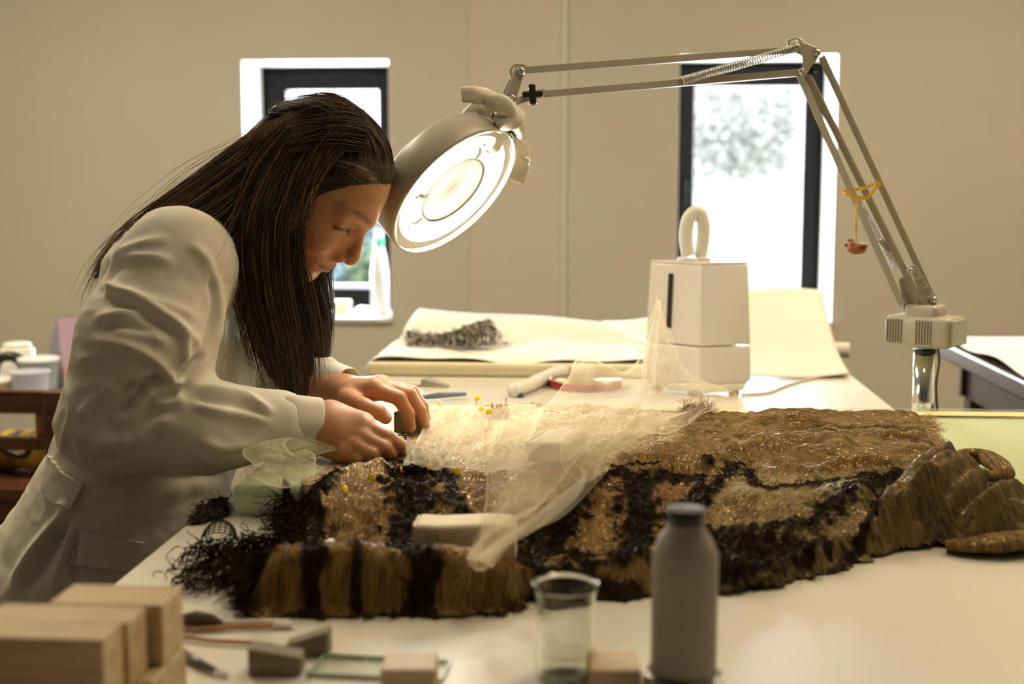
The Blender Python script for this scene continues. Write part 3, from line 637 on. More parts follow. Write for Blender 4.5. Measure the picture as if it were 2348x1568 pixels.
# loose lighter strands at the temple and behind the crown
sheet(pix([[(660,285,1.80),(700,330,1.782),(745,355,1.771),(800,372,1.766),(850,400,1.772),(876,428,1.785)], [(650,300,1.795),(690,345,1.778),(740,375,1.768),(800,392,1.764),(845,415,1.77),(868,436,1.78)]]), 90, 13, .0022, .002, (.0003, .0006), (.004, .008), .35)
sheet(pix([[(655,270,1.81),(640,310,1.79),(655,380,1.772),(660,450,1.765)], [(610,300,1.82),(595,350,1.79),(610,430,1.768),(600,500,1.76)], [(580,320,1.82),(555,370,1.79),(560,450,1.77),(545,520,1.76)]]), 240, 14, .004, .003, (.0003, .0006), (.004, .009), .25)
# hair thrown back over the shoulder
sheet(pix([[(650,268,1.84),(560,325,1.84),(450,410,1.85),(350,487,1.85),(265,560,1.86),(215,625,1.87),(195,690,1.88)],
           [(640,280,1.81),(550,340,1.80),(450,420,1.80),(350,492,1.80),(275,560,1.80),(225,630,1.81)],
           [(635,300,1.79),(550,365,1.775),(450,435,1.765),(370,490,1.755),(300,530,1.75),(240,590,1.755)],
           [(640,320,1.78),(560,395,1.765),(480,455,1.752),(410,495,1.742),(350,512,1.738),(290,545,1.74)],
           [(650,340,1.778),(570,430,1.762),(510,480,1.75),(450,505,1.735),(400,512,1.728),(350,525,1.722)]]), 800, 15, .0035, .003, lift=(-.004, .006), bias=.12)
# behind the clip, falling from the crown over the side of the head
sheet(pix([[(655,255,1.83),(600,300,1.80),(545,360,1.78),(500,420,1.77),(470,470,1.75)], [(690,262,1.80),(640,310,1.775),(590,380,1.765),(560,450,1.76),(535,520,1.755)], [(700,290,1.78),(665,340,1.765),(630,410,1.757),(605,480,1.752),(590,560,1.748)], [(715,320,1.772),(690,370,1.76),(665,430,1.753),(645,490,1.75),(635,560,1.75)], [(770,300,1.765),(735,345,1.755),(705,400,1.75),(680,470,1.748),(665,540,1.75)], [(800,330,1.765),(765,365,1.757),(735,405,1.752),(710,450,1.752),(695,520,1.757)]]), 1000, 18, .004, .003, lift=(0, .006), bias=.1)
sheet(pix([[(830,258,1.81),(770,250,1.80),(710,262,1.79),(660,282,1.79)], [(840,285,1.785),(775,278,1.775),(712,288,1.772),(660,306,1.778)], [(845,315,1.772),(775,306,1.765),(712,316,1.762),(660,335,1.768)], [(840,345,1.766),(775,338,1.758),(712,348,1.756),(665,368,1.762)]]), 420, 19, .004, .002, (.0003, .0007), (0, .004), -.05)
# far side
sheet(pix([[(850,440,1.905),(790,520,1.935),(760,620,1.94),(764,700,1.938),(752,800,1.925),(735,890,1.91)], [(820,430,1.9),(745,540,1.925),(728,640,1.93),(742,720,1.93),(738,810,1.92),(725,890,1.905)], [(790,430,1.9),(715,560,1.915),(705,650,1.92),(715,740,1.92),(718,820,1.915),(712,890,1.905)]]), 300, 16, .0035, .003, lift=(-.01, .004))
# flyaways
sheet(pix([[(600,300,1.82),(500,350,1.80),(430,400,1.82),(380,440,1.84),(350,480,1.85)], [(560,330,1.8),(440,390,1.78),(350,470,1.8),(270,560,1.83),(200,680,1.84)], [(560,400,1.77),(470,520,1.70),(430,600,1.67),(440,640,1.66)], [(540,560,1.75),(500,610,1.68),(440,605,1.67),(400,640,1.665)], [(590,700,1.76),(560,760,1.74),(555,850,1.75),(590,900,1.77)], [(740,650,1.78),(755,720,1.78),(770,800,1.79),(745,860,1.79)]]), 70, 17, .010, .008, (.00018, .0003), (.0, .012), .3)
# keep every strand on the outside of the hair mass
SP = np.vstack([s_[0] for s_ in strands]); 
for _ in range(3):
    v0 = hair_sdf(SP); e_ = .0015; gr = np.stack([hair_sdf(SP + np.eye(3)[k]*e_) - v0 for k in range(3)], 1); gr /= np.linalg.norm(gr, axis=1, keepdims=True)+1e-9
    SP = SP + gr*np.clip(.0012 - v0, 0, .02)[:, None]
k_ = 0
for i, s_ in enumerate(strands): n_ = len(s_[0]); Pn = SP[k_:k_+n_].copy(); Pn[1:-1] = .25*Pn[:-2]+.5*Pn[1:-1]+.25*Pn[2:]; strands[i] = (Pn, s_[1], s_[2]); k_ += n_
VV, FFq, CC = [], [], []; o_ = 0
for P, r, c in strands:
    n = len(P); tp = np.interp(np.linspace(0, 1, n), [0, .12, .7, 1], [.5, 1, .9, .25]); v, f = tube_arr(P, r*tp, 3, False); VV.append(v); FFq.append(np.array(f)+o_); o_ += len(v)
    CC.append(np.tile(c, (len(v), 1))*np.repeat(np.interp(np.linspace(0, 1, n), [0, .5, 1], [.75, 1, 1.25]), 3)[:, None])
so = npmesh('strand', np.vstack(VV), np.vstack(FFq), M_hair, hair); so['kind'] = 'stuff'; tone(so, np.vstack(CC))
# clip
M_clip = mat('black_plastic', (.010, .010, .011), .3)
cp = catmull([at(622, 292, 1.815), at(624, 266, 1.815), at(636, 251, 1.815), at(652, 254, 1.815), at(660, 268, 1.815)], 6)
V2, F2 = tube_arr(cp, .0065, 8); own(pydata('hair_clip', V2, F2, M_clip, None, True))['label'] = 'black hair clip'
box('jaw', at(641, 272, 1.815), (.022, .05, .016), M_clip, bpy.data.objects['hair_clip'], .004)
# ================================================================== TABLES, BOARDS
M_top = mat('white_laminate', (0.67, 0.63, 0.545), 0.42, noise=0.03, nscale=6)
M_edge = mat('table_edge', (0.75, 0.72, 0.65), 0.5)
M_leg = mat('grey_steel_leg', (0.35, 0.35, 0.35), 0.4, 0.6)
TX0, TX1, TY0, TY1 = -0.495, 0.52, 0.30, 3.32
wt = tag(empty('worktable', (0, 1.8, 0)), 'long white laminate worktable the person leans on', 'table')
def wbox(name, x0, x1, y0, y1, z0, z1, m, par, org, bev=0.0):
    return box(name, ((x0+x1)/2-org[0], (y0+y1)/2-org[1], (z0+z1)/2-org[2]), (x1-x0, y1-y0, z1-z0), m, par, bev)
wo = (0, 1.8, 0)
wbox('tabletop', TX0, TX1, TY0, TY1, TZ-0.028, TZ, M_top, wt, wo, 0.002)
wbox('apron', TX0+.05, TX1-.05, TY0+.05, TY0+.07, TZ-.10, TZ-.028, M_leg, wt, wo); wbox('apron', TX0+.05, TX1-.05, TY1-.07, TY1-.05, TZ-.10, TZ-.028, M_leg, wt, wo)
for x in (TX0+.07, TX1-.07):
    for y in (TY0+.08, TY1-.08): wbox('leg', x-.025, x+.025, y-.025, y+.025, 0, TZ-.028, M_leg, wt, wo)
# foam slab that carries the costume
M_foam = mat('pale_green_foam', (0.62, 0.74, 0.46), 0.75, noise=0.05, nscale=10, bump=.15, bscale=250)
SX0, SX1, SY0, SY1, SZ = -0.452, 0.80, 1.532, 2.13, 0.039
slab = tag(empty('foam_slab', ((SX0+SX1)/2, (SY0+SY1)/2, TZ)), 'pale green foam slab wrapped in clear film under the costume', 'foam slab')
so_ = ((SX0+SX1)/2, (SY0+SY1)/2, TZ)
bm = box_bm((0, 0, SZ/2), (SX1-SX0, SY1-SY0, SZ)); bm_obj('foam', bm, M_foam, slab, True, 0.010, 4)
M_film = bpy.data.materials.new('clear_film'); M_film.use_nodes = True; nt = M_film.node_tree; nt.nodes.remove(nt.nodes['Principled BSDF'])
tb = nt.nodes.new('ShaderNodeBsdfTransparent'); tb.inputs[0].default_value = (.97, .96, .90, 1); gb = nt.nodes.new('ShaderNodeBsdfGlossy'); gb.inputs['Roughness'].default_value = .12; db = nt.nodes.new('ShaderNodeBsdfDiffuse'); db.inputs[0].default_value = (.86, .83, .70, 1)
m1 = nt.nodes.new('ShaderNodeMixShader'); m1.inputs[0].default_value = .4; m2 = nt.nodes.new('ShaderNodeMixShader'); m2.inputs[0].default_value = .26
nt.links.new(db.outputs[0], m1.inputs[1]); nt.links.new(gb.outputs[0], m1.inputs[2]); nt.links.new(tb.outputs[0], m2.inputs[1]); nt.links.new(m1.outputs[0], m2.inputs[2]); nt.links.new(m2.outputs[0], nt.nodes['Material Output'].inputs[0])
# film over the slab: crinkled sheet slightly above the foam, wrapped down its front end
g = []; nx, ny = 90, 46
for j in range(ny):
    for i in range(nx):
        u = i/(nx-1); v = j/(ny-1); x = SX0-.003+(SX1-SX0+.003)*u; s = v*(SY1-SY0+.05)-.045
        y, z = (SY0-.003-.001*i % .002, SZ+.002+s) if s < 0 else (SY0+s-.003, SZ+.002)
        g.append((x-so_[0], y-so_[1], z))
g = np.array(g); g[:, 2] += .0016*np.abs(vnoise(g[:, :2], 22, 8)); g[:, 1] -= .002*np.abs(vnoise(g[:, [0, 2]], 40, 9))*(g[:, 1] < SY0-so_[1]+.002)
npmesh('film', g, np.array([(j*nx+i, j*nx+i+1, (j+1)*nx+i+1, (j+1)*nx+i) for j in range(ny-1) for i in range(nx-1)]), M_film, slab)
M_tape = mat('yellow_tape', (0.86, 0.70, 0.34), 0.5)
wbox('tape', SX0+.60, SX1, SY1-.075, SY1-.045, SZ+.0035, SZ+.0047, M_tape, slab, (so_[0], so_[1], 0))
# ---------------- far end of the table: padded board with tissue, raised card sheets
M_pad = mat('cream_padding', (0.82, 0.74, 0.50), 0.85, noise=.08, nscale=12); M_tis = mat('white_tissue', (0.92, 0.91, 0.87), 0.8, noise=.05, nscale=9, bump=.3, bscale=30)
M_card = mat('cream_card', (0.84, 0.80, 0.72), 0.75, noise=.05, nscale=4)
a, b = tab(850, 862), tab(1250, 862); py0 = a[1]; pad_o = ((a[0]+b[0])/2+.12, py0+.28, TZ)
pad = tag(empty('padded_board', pad_o), 'cream padded board covered with white tissue at the far end of the table', 'board')
px0, px1 = TX0-.005, 0.16
wbox('padding', px0, px1, py0, py0+.60, 0, .028, M_pad, pad, (pad_o[0], pad_o[1], 0), .008)
def sheet_mesh(name, fn, nu, nv, m, par, thick=0.0, smooth=True):
    P = np.array([[fn(u, v) for u in np.linspace(0, 1, nu)] for v in np.linspace(0, 1, nv)]).reshape(-1, 3)
    Fc = np.array([(j*nu+i, j*nu+i+1, (j+1)*nu+i+1, (j+1)*nu+i) for j in range(nv-1) for i in range(nu-1)])
    o = npmesh(name, P, Fc, m, par, smooth)
    if thick > 0: md = o.modifiers.new('thickness', 'SOLIDIFY'); md.thickness = thick; md.offset = 0
    return o
def tissue(u, v):
    x = px0-.012+(px1-px0+.02)*u; y = py0+.02+.60*v; z = .031+.004*math.sin(9*u+5*v)+.003*math.sin(23*u-11*v)+.004*abs(math.sin(31*v+7*u))
    if u < .04: z -= (.04-u)*.6
    return (x-pad_o[0], y-pad_o[1], z)
sheet_mesh('tissue', tissue, 60, 40, M_tis, pad, .0008)
# upright card propped along the far edge of the board
def quad_sheet(name, corners_px, m, label, cat, bend=0.0, n=24, thick=.002):
    c = [at(*q) for q in corners_px]; org = np.mean(c, 0); org[2] = min(q[2] for q in c)
    e = None
    def fn(u, v):
        p = (c[0]*(1-u)+c[1]*u)*(1-v)+(c[3]*(1-u)+c[2]*u)*v; p = p + np.array([0, 0, bend*math.sin(math.pi*v)*(.7+.3*u)+.003*math.sin(7*u+3*v)]); return p-org
    o = sheet_mesh(name, fn, n, n, m, None, thick); o.location = tuple(org); tag(o, label, cat); return o
quad_sheet('card_sheet', [(912, 786, 3.0), (1480, 790, 3.0), (1370, 737, 3.31), (962, 708, 3.31)], M_card, 'white card sheet propped behind the dark fringe fragment', 'card', .012)
quad_sheet('card_sheet', [(1486, 812, 2.80), (1640, 815, 2.80), (1610, 720, 3.31), (1380, 737, 3.31)], M_tis, 'white sheet rising behind the humidifier hose', 'card', -.02)
quad_sheet('card_sheet', [(1640, 868, 2.67), (1948, 858, 2.73), (1886, 664, 3.31), (1600, 660, 3.31)], M_card, 'tall cream card sheet sloping up under the window', 'card', -.035)
pr = tag(lathe('paper_roll', [(.0, 0), (.018, 0), (.018, .16), (.0, .16)], M_tis, None, 20, at(1947, 803, 3.1), basis((-1, .25, .0))), 'white paper roll poking out beside the tall card sheet', 'roll')
# ---------------- dark fringe fragment resting on the board
def fringe_thing(name, spine, n, ln, seed, label, cat, cols, org, drop):
    e = tag(empty(name, org), label, cat); r = np.random.default_rng(seed); S = resample(np.array(spine), 40); Vs, Fs, Cs = [], [], []; o = 0
    for i in range(n):
        x = r.random()*38; k = int(x); p = S[k]*(1-x+k)+S[k+1]*(x-k); d = np.array(drop)*ln*r.uniform(.5, 1.15)+r.normal(size=3)*ln*.12
        P = np.array([p+r.normal(size=3)*.004, p+d*.4+np.array([0, 0, ln*.10])+r.normal(size=3)*.006, p+d*.75+r.normal(size=3)*.007, p+d+r.normal(size=3)*.010]); P[:, 2] = np.maximum(P[:, 2], org[2]+.002)
        v, f = tube_arr(catmull(P, 3), .0011, 3, False); Vs.append(v-np.array(org)); Fs.append(np.array(f)+o); o += len(v); Cs.append(np.tile(cols[r.integers(len(cols))]*r.uniform(.7, 1.3), (len(v), 1)))
    q = npmesh('fringe', np.vstack(Vs), np.vstack(Fs), M_thread, e); q['kind'] = 'stuff'; tone(q, np.vstack(Cs))
    tube('braid', S[::2]-np.array(org), .006, M_brd, e); return e
M_thread = hair_mat('thread'); M_thread.node_tree.nodes['Principled BSDF'].inputs['Roughness'].default_value = .7; M_thread.node_tree.nodes['Principled BSDF'].inputs['Specular IOR Level'].default_value = .02; M_thread.node_tree.nodes['Principled BSDF'].inputs['Sheen Weight'].default_value = 0
M_brd = mat('dark_braid', (.05, .04, .032), .9, noise=.4, nscale=200)
fo = at(1040, 800, 2.95); fo[2] = TZ+.037
fringe_thing('fringe_fragment', [at(935, 765, 2.98), at(985, 772, 2.95), at(1040, 765, 2.95), at(1090, 745, 2.98), at(1130, 738, 3.0)], 420, .085, 5, 'dark fringed textile fragment lying on the tissue', 'textile', [np.array([.09, .075, .06]), np.array([.25, .22, .18]), np.array([.55, .52, .46])], fo, (.25, -.75, -.45))
# ---------------- side table at the far right, dark wood edge, white paper on top
M_dkw = mat('dark_worn_wood', (.060, .030, .018), .35, noise=.5, nscale=30, stretch=(1, 8, 8), bump=.3, bscale=60)
p0 = tab(2195, 790); st_o = (p0[0]+.5, p0[1]-.2, 0)
stb = tag(empty('side_table', st_o), 'dark wooden table with white paper top beside the lamp post', 'table')
sx0, sy1 = p0[0]-.02, p0[1]+.16
wbox('tabletop', sx0, sx0+1.1, sy1-1.2, sy1, TZ-.045, TZ-.002, M_dkw, stb, st_o, .006)
for x in (sx0+.09, sx0+1.0):
    for y in (sy1-.12, sy1-1.08): wbox('leg', x-.03, x+.03, y-.03, y+.03, 0, TZ-.045, M_dkw, stb, st_o, .004)
wbox('apron', sx0+.05, sx0+1.05, sy1-.10, sy1-.08, TZ-.14, TZ-.045, M_dkw, stb, st_o); wbox('apron', sx0+.06, sx0+.08, sy1-1.1, sy1-.1, TZ-.14, TZ-.045, M_dkw, stb, st_o)
def paper(u, v):
    return (sx0+.01+1.08*u-st_o[0], sy1-1.19+1.18*v-st_o[1], TZ+.0015+.004*math.sin(5*u+9*v)**2+(.012*max(0, 1-u*14)*math.sin(8*v)**2))
pp = sheet_mesh('paper', paper, 40, 40, M_tis, None, .001); pp.name = 'paper_sheet'; pp.location = st_o; tag(pp, 'white paper sheet covering the dark side table', 'paper')
# ================================================================== MAGNIFIER LAMP
M_lamp = mat('lamp_beige_enamel', (.47, .43, .34), .38, noise=.04, nscale=30); M_lampd = mat('lamp_dark_enamel', (.36, .325, .255), .42)
M_chrome = mat('chrome', (.80, .79, .76), .08, 1.0); M_steel = mat('spring_steel', (.55, .53, .48), .28, 1.0); M_blk = mat('black_knob_plastic', (.012, .012, .012), .42)
LY = lambda x: 1.955 + (x-1100)*(2.205-1.955)/(2120-1100)
lp = lambda x, y, dy=0.0: at(x, y, LY(x)+dy)
LO = np.array([.545, 2.21, TZ]); lamp = tag(empty('magnifier_lamp', LO), 'beige articulated magnifier lamp with lit ring clamped to the table', 'lamp')
def lsub(o, par=None):
    if par is None: o.parent = lamp; o.location = tuple(-LO)
    else: o.parent = par
    return o
hint = np.array(RT)*0 + np.array([.30, 1.0, 0])          # thickness direction of the flat bars
def lbar(name, a, b, w=.0108, t=.0085, m=None): return lsub(bar(name, lp(*a), lp(*b), w, t, m or M_lamp, None, hint))
def plate(name, poly, dy, th, m, par=None, bev=.0008):
    """flat plate drawn in the plane of the arm"""
    P = [lp(x, y, dy) for x, y in poly]; nrm = np.array(hint)/np.linalg.norm(hint); bm = bmesh.new()
    a = [bm.verts.new(p) for p in P]; f = bm.faces.new(a); r = bmesh.ops.extrude_face_region(bm, geom=[f]); bmesh.ops.translate(bm, verts=[v for v in r['geom'] if isinstance(v, bmesh.types.BMVert)], vec=tuple(nrm*th))
    return lsub(bm_obj(name, bm, m, None, False, bev, 1), par)
def bolt(x, y, dy, r=.0058, m=None, par=None, l=.006):
    ax = basis(-np.array(hint)/np.linalg.norm(hint)); c = lp(x, y, dy)
    return lsub(lathe('bolt', [(0, -l), (r, -l), (r, 0), (r*.8, l*.35), (r*.35, l*.4), (r*.3, l*.15), (0, l*.15)], m or M_steel, None, 14, c, ax), par)
def spring(name, a, b, r, turns, dy=-.012, wire=.0011):
    A_, B_ = lp(*a, dy), lp(*b, dy); ax = basis(B_-A_); n = turns*10; t = np.linspace(0, 1, n+1); P = A_ + (B_-A_)*t[:, None] + r*(np.cos(t*turns*2*math.pi)[:, None]*ax[:, 0]+np.sin(t*turns*2*math.pi)[:, None]*ax[:, 1])
    return lsub(tube(name, P, wire, M_steel, None, 5))
# arms
lbar('upper_bar', (1193, 162), (1842, 113)); lbar('upper_bar', (1246, 216), (1842, 166))
bar_d = -.004
lbar('lower_bar', (1833, 170), (2068, 700)); lbar('lower_bar', (1852, 172), (2124, 722)); lbar('lower_bar', (1884, 130), (2142, 690))
spring('spring', (1562, 186), (1826, 110), .0062, 46)
spring('spring', (1968, 455), (2052, 612), .0048, 40, .012); spring('spring', (2012, 545), (2088, 628), .0048, 24, .006)
# elbow
plate('elbow_plate', [(1812, 100), (1838, 95), (1872, 108), (1881, 118), (1876, 132), (1860, 152), (1846, 176), (1834, 168), (1841, 146), (1838, 128), (1826, 122)], -.013, .003, M_lamp)
plate('elbow_plate', [(1812, 100), (1838, 95), (1872, 108), (1881, 118), (1876, 132), (1860, 152), (1846, 176), (1834, 168), (1841, 146), (1838, 128), (1826, 122)], .010, .003, M_lampd)
bolt(1826, 108, -.016); bolt(1873, 121, -.016); bolt(1840, 164, -.016)
def cross_knob(x, y, dy, s=1.0):
    c = lp(x, y, dy); u = RT; w = UP; bm = bmesh.new(); ang = math.radians(4)
    for k in range(2):
        d = (u*math.cos(ang)+w*math.sin(ang)) if k == 0 else (-u*math.sin(ang)+w*math.cos(ang)); e = np.cross(FW, d); R = Matrix(((d[0], e[0], FW[0]), (d[1], e[1], FW[1]), (d[2], e[2], FW[2])))
        box_bm(c, (.031*s, .0105*s, .012), R, bm)
    return lsub(bm_obj('knob', bm, M_blk, None, False, .0028, 2))
cross_knob(1221, 217, -.016); cross_knob(1858, 160, .002, .8)
lsub(tube('cable', catmull([lp(1812, 110), lp(1808, 95), lp(1822, 88), lp(1838, 94), lp(1845, 104)], 6), .0022, M_lamp, None, 6)); lsub(tube('cable', catmull([lp(1215, 153), lp(1185, 148), lp(1171, 160), lp(1174, 180), lp(1180, 190)], 6), .0022, M_lamp, None, 6))
# foot bracket with louvres
plate('foot_plate', [(2086, 612), (2098, 606), (2150, 692), (2128, 726), (2104, 722), (2116, 700)], -.010, .003, M_lamp)
plate('foot_plate', [(2060, 640), (2076, 630), (2112, 712), (2072, 712)], .014, .003, M_lampd)
for k in range(3): plate('louvre', [(2098+k*13, 640+k*21), (2116+k*12, 634+k*21), (2119+k*12, 640+k*21), (2100+k*13, 646+k*21)], -.013, .004, M_lampd)
bolt(2087, 622, -.014); bolt(2141, 688, -.014); bolt(2120, 718, -.016)
# base box: rounded, ribbed, on a chrome post
Yb = 2.205; bc = (at(2121, 757, Yb)); 
yw = math.radians(-36)
Rb = Matrix.Rotation(yw, 3, 'Z')
base = lsub(box('base_box', bc, (.112, .075, .050), M_lamp, None, .009, Rb, True, 3))
for k in range(6):
    for sgn, x0 in ((-1, -.050), (1, .000)):
        q = Rb @ Vector((x0+k*.0048, -.0385, 0)); lsub(box('groove', np.array(q)+bc, (.0022, .003, .040), M_lampd, None, .0006, Rb))
q = Rb @ Vector((.0575, 0, 0)); lsub(box('end_cap', np.array(q)+bc, (.004, .062, .042), mat('lamp_grey_green', (.44, .44, .34), .45), None, .0015, Rb))
lsub(bm_obj('base_collar', (lambda b_: b_)(box_bm(bc+np.array([0, 0, .030]), (.055, .05, .026), Rb)), M_lamp, None, False, .006, 2))
pc = at(2121, 800, Yb); Z0 = TZ
lsub(lathe('neck', [(.0, .022), (.030, .022), (.020, .004), (.0, .004)], M_lamp, None, 28, (pc[0], pc[1], pc[2])))
lsub(lathe('post_ring', [(.0, 0), (.0185, 0), (.0185, .006), (0, .006)], M_blk, None, 28, (pc[0], pc[1], pc[2]-.006)))
lsub(lathe('post', [(0, 0), (.0175, 0), (.0175, pc[2]-.006-Z0+.06), (0, pc[2]-.006-Z0+.06)], M_chrome, None, 36, (pc[0], pc[1], Z0-.06)))
lsub(box('clamp', (.508, pc[1], Z0-.045), (.075, .05, .026), M_lampd, None, .003)); lsub(box('clamp', (pc[0]-.005, pc[1], Z0-.05), (.048, .05, .05), M_lampd, None, .004)); lsub(box('clamp_jaw', (.502, pc[1], Z0+.007), (.035, .045, .012), M_lampd, None, .002)); lsub(box('clamp_jaw', (.528, pc[1], Z0-.02), (.008, .045, .056), M_lampd, None, .002))
lsub(tube('cable', catmull([at(2150, 795, Yb+.02), at(2153, 830, Yb+.03), at(2146, 880, Yb+.03), at(2150, 945, Yb+.04), at(2165, 1010, Yb+.04)], 6), .0025, mat('grey_cable', (.12, .11, .09), .5), None, 6))
# ---------------- head
hn = .935*(.691*RT - .721*UP) - .355*FW; hn = hn/np.linalg.norm(hn); hc = at(1046, 443, 1.955); HA = basis(hn, UP)
D2 = .119; head = lsub(lathe('lamp_head', [(.068, -.066), (.090, -.066), (.102, -.058), (.1155, -.046), (D2, -.004), (D2-.0008, 0), (D2-.004, 0), (D2-.004, -.040), (.098, -.052), (.062, -.056), (.062, -.006), (.0595, -.006), (.0595, -.062), (.068, -.066)], M_lamp, None, 72, hc, HA))
M_refl = mat('white_reflector', (.92, .91, .88), .4)
lathe('reflector', [(.0625, -.050), (.0960, -.046), (.1135, -.030), (.1135, -.008)], M_refl, head, 72, hc, HA)
lathe('inner_wall', [(.0590, -.058), (.0590, -.007), (.0575, -.007), (.0575, -.058)], mat('grey_inner_wall', (.22, .215, .20), .7), head, 60, hc, HA, closed=True)
lathe('rim', [(.1135, -.006), (.1178, -.006), (.1182, .0015), (.1135, .0005)], glass('clear_rim', (.97, .97, .93), .15, 1.3, thin=True), head, 72, hc, HA, closed=True)
M_tube = emit('lit_tube', (1.0, .93, .78), LAMP_E)
tt_ = np.linspace(.22, 2*math.pi-.05, 60); 
axs = HA; TR = .090
# gap of the tube sits at the top of the head, by the arm
th0 = math.atan2(((lp(1165, 300)-hc) @ axs[:, 1]), ((lp(1165, 300)-hc) @ axs[:, 0]))
tp_ = np.array([hc + axs @ np.array([TR*math.cos(th0+t), TR*math.sin(th0+t), -.016]) for t in tt_])
tube('ring_tube', tp_, .0135, M_tube, head, 14); 
tg = np.array([hc + axs @ np.array([TR*math.cos(th0+t), TR*math.sin(th0+t), -.016]) for t in np.linspace(-.06, .23, 8)]); tube('tube_socket', tg, .0145, mat('cream_socket', (.78, .72, .56), .45), head, 14)
# lens with biconvex faces
lr = .057; lathe('lens', [(0, .007)]+[(lr*math.sin(a_), .007*math.cos(a_)**1.0) for a_ in np.linspace(.2, math.pi/2, 7)]+[(lr, -.0012)]+[(lr*math.sin(a_), -.0012-.007*math.cos(a_)) for a_ in np.linspace(math.pi/2, .2, 7)]+[(0, -.0082)], glass('lens_glass', (.62, .68, .63), 0, 1.015, thin=True), head, 48, hc-hn*.034, HA)
for k, a_ in enumerate((th0+.55, th0+math.pi-.35, th0+math.pi*.5+.5)):
    r_ = np.array([math.cos(a_), math.sin(a_), 0]); pts = [axs @ (r_*.058+[0, 0, -.012]), axs @ (r_*.066+[0, 0, .000]), axs @ (r_*.078+[0, 0, .001]), axs @ (r_*.083+[0, 0, -.003]), axs @ (r_*.090+[0, 0, .001]), axs @ (r_*.094+[0, 0, .0005])]
    tg_ = axs @ np.array([-math.sin(a_), math.cos(a_), 0]); Vv = []
    for p in pts: 
        for q in (-.0035, .0035):
            for z in (0, .0009): Vv.append(hc+p+tg_*q+hn*z)
    Ff = []
    for i in range(len(pts)-1):
        o = i*4; Ff += [(o, o+4, o+6, o+2), (o+1, o+3, o+7, o+5), (o, o+1, o+5, o+4), (o+2, o+6, o+7, o+3)]
    pydata('spring_clip', Vv, Ff, M_steel, head)
# raised switch housing and bracket on the rim nearest the arm
rt_ = lp(1178, 240)-hc; rt_ -= hn*(rt_ @ hn); rt_ /= np.linalg.norm(rt_); sd_ = np.cross(hn, rt_)
Rh = Matrix(((sd_[0], rt_[0], hn[0]), (sd_[1], rt_[1], hn[1]), (sd_[2], rt_[2], hn[2])))
box('switch_housing', hc+rt_*.097-hn*.052, (.090, .052, .026), M_lamp, head, .007, Rh, True, 3)
box('bracket_strip', hc+rt_*.1215-hn*.028, (.020, .005, .062), M_blk, head, .0015, Rh)
box('switch', hc+rt_*.125-hn*.056, (.018, .010, .012), M_lamp, head, .003, Rh)
plate('fork_plate', [(1186, 152), (1196, 152), (1202, 166), (1184, 222), (1190, 232), (1178, 245), (1160, 244), (1152, 230), (1160, 208)], -.014, .003, M_lamp)
plate('fork_plate', [(1183, 150), (1193, 150), (1199, 164), (1180, 222), (1186, 236), (1172, 243), (1156, 240), (1148, 228), (1156, 206)], .010, .003, M_lampd)
lbar('knob_stem', (1170, 238), (1250, 212), .011, .008); bolt(1193, 163, -.017); bolt(1170, 228, -.017, .0085)
hs = lsub(tube('swivel_stem', [lp(1170, 230), hc+rt_*.122-hn*.03], .0075, M_lampd, None, 12))
# ---------------- rag knotted round the lamp joint
M_rag = mat('cream_rag_cotton', (.80, .74, .62), .95, noise=.08, nscale=40, bump=.5, bscale=500, spec=.1)
RO = lp(1165, 255); rag = tag(empty('rag', RO), 'cream cotton rag knotted round the lamp joint', 'rag')
def ragp(name, pts, wid, th, seed, m=None):
    """folded strip of cloth"""
    C = resample(np.array(pts), 22); T_, N_, B_ = frames(C); r = np.random.default_rng(seed); n = 14; Vv = []
    side = np.cross(T_, FW); side /= np.linalg.norm(side, axis=1)[:, None]; out = np.cross(side, T_)
    w = np.interp(np.linspace(0, 1, 22), np.linspace(0, 1, len(wid)), wid)
    ph = r.random()*6
    for i in range(22):
        for j in range(n):
            a = 2*math.pi*j/n; k = 1+.16*math.sin(3*a+ph+i*.25)+.10*math.sin(5*a+i*.4); Vv.append(C[i]+side[i]*w[i]*math.cos(a)*k+out[i]*th*math.sin(a)*k)
    Ff = [(i*n+j, i*n+(j+1) % n, (i+1)*n+(j+1) % n, (i+1)*n+j) for i in range(21) for j in range(n)]+[tuple(range(n-1, -1, -1)), tuple(range(21*n, 22*n))]
    o = pydata(name, Vv, Ff, M_rag, None, True); o.parent = rag; o.location = tuple(-RO); return o
d_ = -.030
ragp('rag_end', [lp(1058, 218, d_), lp(1085, 216, d_-.004), lp(1115, 222, d_), lp(1145, 240, d_)], [.011, .013, .011, .010], .005, 1)
ragp('knot_loop', [lp(1118, 250, d_), lp(1135, 235, d_-.012), lp(1160, 245, d_-.016), lp(1172, 265, d_-.012), lp(1160, 275, d_-.004)], [.009, .012, .013, .012, .009], .008, 2)
ragp('knot_loop', [lp(1140, 270, d_), lp(1158, 282, d_-.012), lp(1180, 272, d_-.014), lp(1188, 255, d_-.006)], [.009, .012, .013, .010], .008, 3)
ragp('rag_end', [lp(1180, 262, d_), lp(1184, 292, d_), lp(1180, 318, d_+.07), lp(1187, 350, d_+.14), lp(1191, 385, d_+.165), lp(1181, 415, d_+.165)], [.010, .012, .008, .014, .019, .015], .004, 4)
ragp('rag_end', [lp(1190, 345, d_+.14), lp(1204, 368, d_+.15), lp(1212, 375, d_+.15)], [.006, .008, .005], .003, 5)
for k, pts in enumerate(([(1188, 255), (1196, 262), (1198, 275)], [(1178, 315), (1170, 345), (1180, 378)], [(1120, 246), (1105, 240), (1095, 238)], [(1205, 360), (1216, 366), (1212, 380)])):
    o = tube('loose_thread', catmull([lp(x, y, d_-.004) for x, y in pts], 5), .0006, M_rag, None, 4); o.parent = rag; o.location = tuple(-RO)
